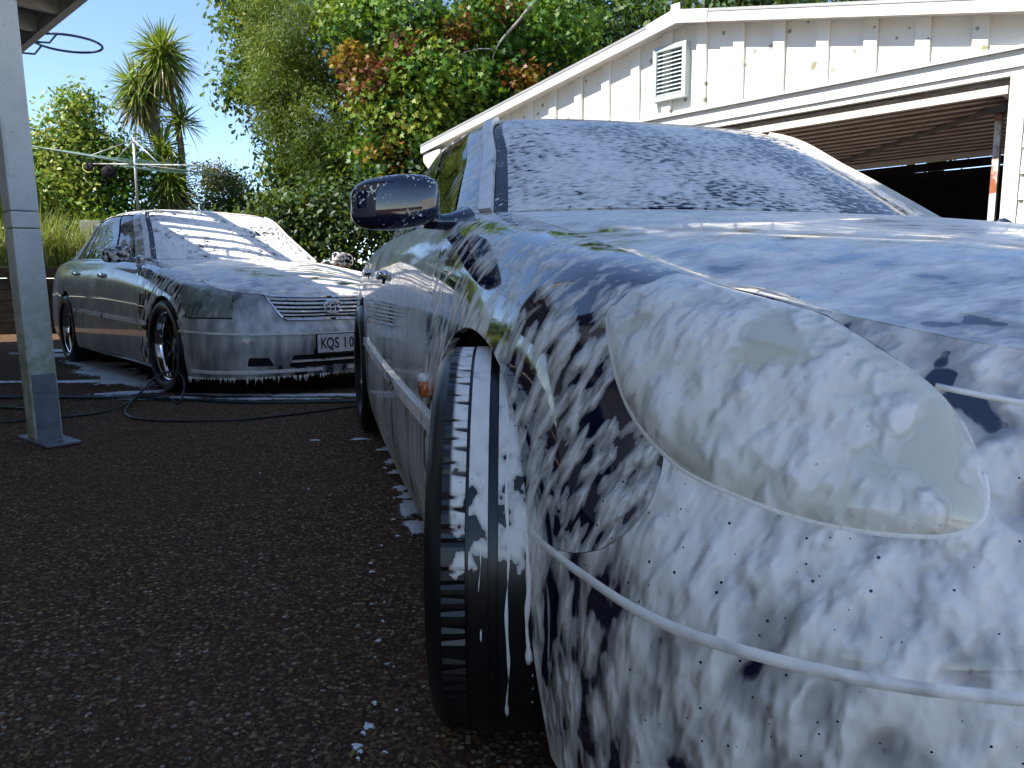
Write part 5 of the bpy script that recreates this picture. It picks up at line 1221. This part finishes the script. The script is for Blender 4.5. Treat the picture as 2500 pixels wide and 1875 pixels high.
# cabbage tree: stems and sword-leaved heads
L_CAB = mat_leaf('cabbage_leaf', [(.08, .14, .02), (.13, .23, .028), (.21, .30, .04), (.34, .35, .07), (.42, .36, .13)], .4, .35)
L_CABD = mat_leaf('cabbage_dry_leaf', [(.13, .10, .035), (.22, .17, .06), (.26, .22, .09), (.13, .15, .04)], .6, .2)
cab = tree('cabbage_tree', (-6.75, 16.0, BZ), 'tall cabbage tree with bushy sword-leaved heads against the blue sky')
def cr(p): return (p[0] + 6.75, p[1] - 16.0, p[2] - BZ)
stems = [[(-6.72, 16, 1.0), (-6.70, 16, 2.4), (-6.66, 16, 3.3), (-6.72, 16, 4.0), (-6.85, 16, 4.7), (-6.93, 16, 5.25)], [(-6.95, 15.98, 1.0), (-6.98, 15.95, 2.4), (-7.05, 15.95, 3.1), (-7.22, 15.95, 3.9), (-7.42, 15.95, 4.6)], [(-7.02, 15.95, 3.0), (-7.08, 15.95, 3.7), (-7.15, 15.95, 4.2), (-7.12, 15.95, 4.75)]]
V, F = join_geo([tube_geo([cr(q) for q in smooth_path(s_, 4)], np.linspace(.085, .05, (len(s_) - 1) * 4 + 1), 9) for s_ in stems]); mesh_obj('trunk', V, F, bark('bark_cabbage', (.17, .135, .09)), cab, True)
def sword_head(name, c, n, ln, seed, lo=-1.0, hi=1.0, w=.036, mat=None, droop=.9):
    rg = np.random.default_rng(seed); Vs, Fl, Ct, Ti = [], [], [], []; o = 0; S_ = 6
    for i in range(n):
        el = math.asin(rg.uniform(lo, hi)); az = rg.uniform(0, 2 * math.pi); L_ = ln * rg.uniform(.72, 1.12)
        d = np.array([math.cos(el) * math.cos(az), math.cos(el) * math.sin(az), math.sin(el)]); side = np.cross(d, [0, 0, 1.0]); side /= max(np.linalg.norm(side), 1e-6)
        q = np.cross(d, side); a = rg.uniform(-.9, .9); side = side * math.cos(a) + q * math.sin(a)
        bend = droop * rg.uniform(.15, .7) * max(.15, 1 - max(0, math.sin(el)) * .9) if rg.random() < .8 else 0.05
        p0 = np.array(c) + d * .03 + np.array([0, 0, rg.uniform(-.12, .12)])
        for s in range(S_ + 1):
            t = s / S_; p = p0 + d * L_ * t + np.array([0, 0, -bend * L_ * t * t]); ww = w * (.45 + 1.1 * t) if t < .35 else w * (1.0 - ((t - .35) / .65) ** 1.6) * .95 + .001
            Vs += [p - side * ww * .5, p + side * ww * .5]
        for s in range(S_): Fl += [o + 2*s, o + 2*s + 1, o + 2*s + 3, o + 2*s + 2]; Ct.append(4); Ti.append(0)
        tv = np.clip(rg.normal(.45, .22), 0, 1)
        Ti[-S_:] = [tv] * S_; o += 2 * (S_ + 1)
    ob = big_mesh(name, np.array(Vs), Fl, Ct, mat or L_CAB, cab, False, Ti); ob['kind'] = 'stuff'; return ob
for i, (c, n, ln, lo, hi) in enumerate((((-6.95, 16, 5.28), 420, .74, -.75, 1), ((-7.45, 15.95, 4.62), 330, .66, -.8, .95), ((-7.1, 15.95, 4.8), 160, .6, -.8, .9), ((-6.62, 16, 4.0), 150, .50, -.6, .98), ((-7.0, 15.9, 3.45), 120, .55, -.4, .98), ((-6.9, 15.85, 2.75), 360, .72, -.6, 1), ((-6.95, 15.8, 3.1), 120, .60, -.2, 1))):
    sword_head('leaf_head', cr(c), n, ln, 60 + i, lo, hi)
for i, (c, n, ln) in enumerate((((-6.93, 16, 5.05), 190, .62), ((-7.42, 15.95, 4.42), 200, .60), ((-6.9, 15.85, 2.55), 220, .80))):
    sword_head('dry_skirt', cr(c), n, ln, 80 + i, -.95, -.15, .034, L_CABD, 1.3)
# flower stalks, wispy
Vs, Fs = [], []; rg = random.Random(9)
for c in ((-6.93, 16, 5.2), (-7.45, 15.95, 4.5)):
    for k in range(26):
        az = rg.uniform(0, 6.28); p = Vector(cr(c)); d = Vector((math.cos(az), math.sin(az), .1)); e = p + d * rg.uniform(.55, .85) + Vector((0, 0, rg.uniform(-.3, .12)))
        v, f = tube_geo([p, p.lerp(e, .6) + Vector((0, 0, .1)), e, e + d * .06 + Vector((0, 0, -.1))], [.004, .003, .002, .001], 3); o = len(Vs); Vs += v; Fs += [tuple(i + o for i in q) for q in f]
mesh_obj('flower_stalks', Vs, Fs, BARK, cab)['kind'] = 'stuff'
# long grass along the top of the bank
L_GRS = mat_leaf('grass_blade', [(.08, .13, .02), (.15, .22, .03), (.25, .28, .06), (.38, .33, .13), (.45, .36, .18)], .5, .4)
rg = np.random.default_rng(77); Vs, Fl, Ct, Ti = [], [], [], []; o = 0
for i in range(9000):
    s_ = rg.random(); q = rg.random()
    x = -11.5 + 7.2 * s_; yb = np.interp(x, [-15, -9.5, -3.2], [8.4, 10.9, 13.4]); y = yb + .08 + 1.3 * q ** 1.5
    tuft = .55 + .45 * math.sin(x * 4.1) * math.sin(x * 1.7 + 1); H_ = rg.uniform(.25, 1.05) * (.65 + .5 * tuft) * (1.0 if x < -6.2 else .45); az = rg.uniform(0, 6.28); w = .011 * rg.uniform(.6, 1.3); bend = rg.uniform(.15, 1.0)
    d = np.array([math.cos(az), math.sin(az), 0]); sd_ = np.array([-d[1], d[0], 0])
    for t in (0, .35, .7, 1.0):
        p = np.array([x, y, 1.03]) + np.array([0, 0, H_ * (t - .35 * bend * t * t)]) + d * H_ * bend * .75 * t * t; ww = w * (1 - t * .9)
        Vs += [p - sd_ * ww, p + sd_ * ww]
    for s in range(3): Fl += [o + 2*s, o + 2*s + 1, o + 2*s + 3, o + 2*s + 2]; Ct.append(4)
    tv = np.clip(rg.normal(.42, .25), 0, 1); Ti += [tv] * 3; o += 8
tag(big_mesh('long_grass', np.array(Vs), Fl, Ct, L_GRS, None, False, Ti), 'long yellow-green grass along the top of the bank', 'grass', kind='stuff')
# ---------------------------------------------------------------- small things
# basketball ring on the deck fascia
M_RING = m_plain('ring_blue_steel', (.02, .045, .10), .4, .3)
hoop = empty('basketball_hoop', (-3.241, 5.891, 2.50)); tag(hoop, 'bare dark blue basketball ring on a wire bracket fixed to the deck edge', 'hoop')
tube('ring', [(.225 * math.cos(a), .225 * math.sin(a), 0) for a in np.linspace(0, 2 * math.pi, 49)], .009, M_RING, hoop, 8)
inw = Vector((-EN.x, -EN.y, 0)); alg = Vector((ET.x, ET.y, 0))
for s_ in (-1, 1):
    a = inw * .12 + alg * s_ * .19; tube('bracket_arm', [a, a + inw * .05 + Vector((0, 0, -.07)), inw * .345 + alg * s_ * .17 + Vector((0, 0, -.09))], .008, M_RING, hoop, 6)
box('mount_board', inw * .355 + Vector((0, 0, -.03)), (.40, .02, .22), M_FASC, hoop, rz=math.atan2(ET.y, ET.x))
# rotary clothesline
M_GALV = m_plain('galvanised_pipe', (.42, .43, .40), .5, .4, var=.3, vscale=12); M_WIRE = m_plain('line_wire', (.22, .42, .38), .5)
cl = empty('clothesline', (-6.66, 14.0, BZ)); tag(cl, 'rotary clothesline with four pipe arms on the bank behind the far car', 'clothesline')
tube('pole', [(0, 0, -.3), (0, 0, .9)], .032, M_GALV, cl, 10); tube('pole_top', [(0, 0, .9), (0, 0, 2.2)], .025, M_GALV, cl, 10)
hz = 1.77; arms = [Vector((-.97, -1.42, hz + .06)), Vector((1.5, .98, hz - .14)), Vector((1.18, 1.65, hz - .02)), Vector((-1.45, 1.0, hz + .18))]
arms = [Vector((-1.06, -1.52, hz + .06)), Vector((1.45, -.95, hz - .18)), Vector((1.20, 1.62, hz - .02)), Vector((-1.45, 1.0, hz + .14))]
for a in arms:
    tube('arm', [(0, 0, hz - .02), a], .013, M_GALV, cl, 8); tube('strut', [(0, 0, 2.17), (a.x * .42, a.y * .42, hz + (a.z - hz) * .42)], .009, M_GALV, cl, 6)
for i in range(4):
    for f_ in (.98, .82, .66, .5):
        a = arms[i] * f_; b = arms[(i + 1) % 4] * f_; a.z = hz + (arms[i].z - hz) * f_; b.z = hz + (arms[(i + 1) % 4].z - hz) * f_
        m = (a + b) / 2 - Vector((0, 0, .03)); tube('line_wire', [a, m, b], .0026, M_WIRE, cl, 5)
def fuzzy(name, c, r, mat, fmat, seed, label, n=500, ln=.03):
    o = empty(name, c); tag(o, label, 'wash mitt', 'wash mitts drying on the clothesline')
    rg = np.random.default_rng(seed); ph = rg.uniform(0, 6, 4)
    superell('mitt', mat, o, (0, 0, 0), r, .75, .75, 22, 14, lambda p: [p[0] * (1 + .12 * math.sin(p[2] * 30 + ph[0])), p[1], p[2] * (1 + .1 * math.sin(p[0] * 25 + ph[1]))])
    if fmat:
        Vs, Fl, Ct = [], [], []; k = 0
        for i in range(n):
            d = rg.normal(0, 1, 3); d /= np.linalg.norm(d); p = d * np.array(r) * .95; q = p + d * ln + rg.normal(0, .01, 3); s = rg.normal(0, .006, 3)
            Vs += [p - s, p + s, q]; Fl += [k, k + 1, k + 2]; Ct.append(3); k += 3
        big_mesh('pile', np.array(Vs), Fl, Ct, fmat, o)['kind'] = 'stuff'
    return o
M_BLK = m_plain('microfibre_black', (.010, .010, .012), .9); M_YEL = m_plain('mitt_yellow', (.45, .50, .08), .8)
f1 = fuzzy('wash_mitt', (-7.10, 13.3, 2.70), (.085, .05, .075), M_BLK, None, 1, 'small black wash mitt with yellow edging, left of the pair on the clothesline')
tube('edging', [(.092 * math.cos(a) - .004, -.02, .082 * math.sin(a) - .006) for a in np.linspace(2.2, 6.2, 20)], .012, M_YEL, f1, 6); tube('cord', [(0, 0, .06), (-.02, 0, .20)], .004, M_BLK, f1, 5)
f2 = fuzzy('wash_mitt', (-6.78, 13.3, 2.63), (.105, .06, .085), M_BLK, M_BLK, 2, 'shaggy black wash mitt, right of the pair on the clothesline'); tube('cord', [(0, 0, .06), (.01, 0, .26)], .004, M_BLK, f2, 5)
# grey block wall end by the long grass
cw = box('block_wall', (-7.05, 13.35, 1.33), (.36, .5, .95), m_plain('weathered_block', (.20, .195, .18), .9, bump=.01, bscale=25, var=.35, vscale=7), None, bevel=.012); tag(cw, 'grey weathered concrete block standing in the long grass behind the far car', 'block')
# hoses
M_HOSEB = m_plain('hose_black', (.012, .012, .014), .35); M_HOSEG = m_plain('hose_green', (.018, .05, .05), .35)
def hose(name, pts, r, mat, label, zs=None):
    P = [(x, y, r + .002 + (zs[i] if zs else 0)) for i, (x, y) in enumerate(pts)]
    o = tube(name, smooth_path(P, 7), r, mat, None, 8); tag(o, label, 'hose', 'hoses on the driveway'); return o
hose('garden_hose', [(-5.2, 5.15), (-3.41, 5.07), (-3.0, 5.07), (-2.49, 5.04), (-2.14, 4.98), (-1.68, 4.86), (-1.0, 4.92), (.4, 5.05)], .0095, M_HOSEG, 'dark green garden hose lying straight across the driveway in front of the far car')
hose('pressure_hose', [(-3.3, 3.98), (-2.81, 4.16), (-2.64, 4.28), (-2.47, 4.42), (-2.43, 4.78), (-2.42, 5.0), (-2.36, 5.12), (-2.27, 5.14), (-2.19, 5.08), (-2.13, 4.95), (-2.12, 4.84), (-2.22, 4.93), (-2.36, 5.02), (-2.42, 4.93), (-2.38, 4.72), (-2.29, 4.50), (-2.19, 4.35), (-2.08, 4.26), (-1.91, 4.21), (-1.75, 4.21), (-1.58, 4.23), (-1.3, 4.4), (-.97, 4.73), (-.3, 5.2)], .0065, M_HOSEB,
     'thin black pressure hose looping up in front of the far car wheel', [0, 0, 0, 0, 0, .06, .15, .17, .14, .06, 0, .022, .02, 0.022, 0] + [0] * 9)
hose('hose_end', [(-4.6, 4.75), (-3.15, 4.68), (-2.91, 4.60), (-2.77, 4.56)], .0075, M_HOSEG, 'short green hose end lying left behind the deck post')
cn = empty('hose_connector', (-2.74, 4.53, .02)); tag(cn, 'small black and green hose connector beside the deck post foot', 'connector')
tube('connector_body', [(-.05, .02, 0), (.05, -.01, .0)], [.018, .016], M_DARK, cn, 10); tube('connector_collar', [(-.07, .026, 0), (-.048, .019, 0)], .021, m_plain('connector_green', (.25, .45, .05), .5), cn, 10)
# foam lying on the ground: thin ragged patches
def mat_groundfoam():
    t = NT('ground_foam'); co = t.coord(); n = t.noise(co, 30, 5, .65); n2 = t.noise(co, 5, 3, .5)
    a = t.n('Attribute', _attribute_name='tint', _attribute_type='GEOMETRY')
    cov = t.rng(t.math('ADD', t.math('ADD', t.math('MULTIPLY', n, .6), t.math('MULTIPLY', n2, .4)), t.math('MULTIPLY', a.outputs['Fac'], .36)), .55, .66)
    tr = t.n('BsdfTransparent').outputs[0]
    return t.done(t.mixs(cov, tr, t.pr(Base__Color=c4(.68, .70, .73), Roughness=.45, Normal=t.bump(n, 1.0, .004))))
def ground_foam(name, spots, seed, parent=None):
    rg = np.random.default_rng(seed); Vs, Fl, Ct, Ti = [], [], [], []; o = 0
    for x, y, rx_, ry_, ang in spots:
        n = 22; ph = rg.uniform(0, 6.28, 3); ca, sa = math.cos(ang), math.sin(ang); zz = .004 + rg.uniform(0, .0012)
        rings = []
        for k, fr in enumerate((0, .45, .8, 1.0)):
            for j in range(n):
                th = 2 * math.pi * j / n; w = 1 + .22 * math.sin(3 * th + ph[0]) + .15 * math.sin(5 * th + ph[1]) + .1 * math.sin(9 * th + ph[2])
                u, v = rx_ * fr * w * math.cos(th), ry_ * fr * w * math.sin(th)
                Vs.append((x + u * ca - v * sa, y + u * sa + v * ca, zz + .006 * (1 - fr * fr)))
        for k in range(3):
            for j in range(n): Fl += [o + k*n + j, o + k*n + (j+1) % n, o + (k+1)*n + (j+1) % n, o + (k+1)*n + j]; Ct.append(4); Ti.append((.75, .5, .15)[k])
        o += 4 * n
    ob = big_mesh(name, np.array(Vs), Fl, Ct, M_GF, parent, True, Ti); return ob
M_GF = mat_groundfoam(); rg = np.random.default_rng(3)
sp = [(-5.1, 8.7, .5, .25, .6), (-4.6, 8.1, .55, .22, -.8), (-3.9, 7.2, .7, .25, -.85), (-3.4, 6.5, .65, .25, -.9), (-3.0, 6.0, .5, .22, -.9), (-3.5, 5.95, .6, .10, .1), (-4.3, 5.95, .6, .07, .0), (-2.65, 5.35, .30, .12, .5), (-2.31, 5.08, .28, .07, .2), (-1.9, 5.25, .5, .07, -.05), (-1.3, 5.22, .55, .09, .05), (-.6, 5.3, .5, .1, .1), (-1.6, 5.05, .5, .05, 0)]
tag(ground_foam('foam_puddle', sp, 1), 'thin foamy water on the driveway around the far car', 'foam', kind='stuff')
sp = [(-.75, 3.72, .05, .03, 0), (-.56, 3.5, .075, .06, .4), (-.51, 3.24, .05, .05, 0), (-.47, 3.05, .035, .04, 0), (-.41, 2.81, .04, .05, 0), (-.37, 2.70, .05, .05, 0), (-.34, 2.55, .06, .10, .2), (-.30, 2.35, .04, .08, .2), (-.96, 3.69, .03, .015, 0)]
for k in range(26):
    s = rg.random() ** 2; x = -.20 - .28 * s - .06 * rg.random() + rg.normal(0, .02); y = 1.15 + 2.2 * s; r_ = .003 + .011 * rg.random() ** 2.5; sp.append((x, y, r_, r_ * .8, rg.uniform(0, 3)))
for k in range(4): r_ = .002 + .006 * rg.random(); sp.append((rg.uniform(-1.5, -.3), rg.uniform(1.1, 4.0), r_, r_ * .8, 0))
tag(ground_foam('foam_flecks', sp, 2), 'foam flecks on the driveway along the near car', 'foam', kind='stuff')
# loose chippings and leaf litter on the seal, near the camera
def mat_stone():
    t = NT('loose_chip'); a = t.n('Attribute', _attribute_name='tint', _attribute_type='GEOMETRY')
    return t.done(t.pr(Base__Color=t.ramp(a.outputs['Fac'], [(0, c4(.05, .028, .017)), (.5, c4(.13, .082, .05)), (.8, c4(.20, .14, .092)), (.92, c4(.17, .15, .13)), (1, c4(.45, .43, .40))]), Roughness=.8, Specular__IOR__Level=.1))
rg = np.random.default_rng(8); nS = 26000
yy = .95 + 4.2 * rg.random(nS) ** 1.9; xx = rg.uniform(-.80, .02, nS) * yy * .98 + rg.normal(0, .01, nS)
keep = ~((xx > -.12 - .26 * (yy - 1.2)) & (yy > .9)); xx, yy = xx[keep], yy[keep]; nS = len(xx)
u8 = np.array([(1, 0, 0), (.4, .9, 0), (-.6, .7, 0), (-1, -.1, 0), (-.3, -.9, 0), (.6, -.8, 0), (.25, .1, .62), (-.3, -.05, .55)])
fc = [(0, 1, 6), (1, 2, 7, 6), (2, 3, 7), (3, 4, 7), (4, 5, 6, 7), (5, 0, 6)]
sz_ = rg.uniform(.0016, .0048, (nS, 1, 1)) * (1 + .5 * (rg.random((nS, 1, 1)) > .95)); an = rg.uniform(0, 6.28, nS); ca, sa = np.cos(an)[:, None], np.sin(an)[:, None]
U = u8[None] * rg.uniform(.7, 1.25, (nS, 8, 1)); Vx = (U[:, :, 0] * ca - U[:, :, 1] * sa); Vy = (U[:, :, 0] * sa + U[:, :, 1] * ca)
V = np.stack([Vx, Vy * .85, U[:, :, 2]], 2) * sz_ + np.stack([xx, yy, np.full(nS, .0005)], 1)[:, None, :]
Fl = np.concatenate([np.concatenate([np.array(f) for f in fc])[None] + (np.arange(nS) * 8)[:, None]], 1).ravel(); Ct = np.tile([len(f) for f in fc], nS)
tag(big_mesh('chippings', V.reshape(-1, 3), Fl, Ct, mat_stone(), None, False, np.repeat(np.clip(rg.beta(1.6, 2.2, nS), 0, 1), 6)), 'loose stone chippings on the driveway seal', 'gravel', kind='stuff')
n = 260; yy = 1.0 + 4 * rg.random(n) ** 1.6; xx = rg.uniform(-.78, -.08, n) * yy; P = np.stack([xx, yy, np.full(n, .006)], 1); up_ = np.tile([0, 0, 1.0], (n, 1))
v, f, c_ = leaf_cloud(P, up_ * 3, .022, NEEDLE * [2.2, 1], rg, flop=.25)
tag(big_mesh('leaf_litter', v, f, c_, mat_leaf('litter_leaf', [(.05, .03, .015), (.16, .11, .03), (.24, .22, .05), (.14, .05, .03)], .7, .1), None, False, rg.random(n)), 'small dry leaves scattered on the driveway', 'leaves', kind='stuff')
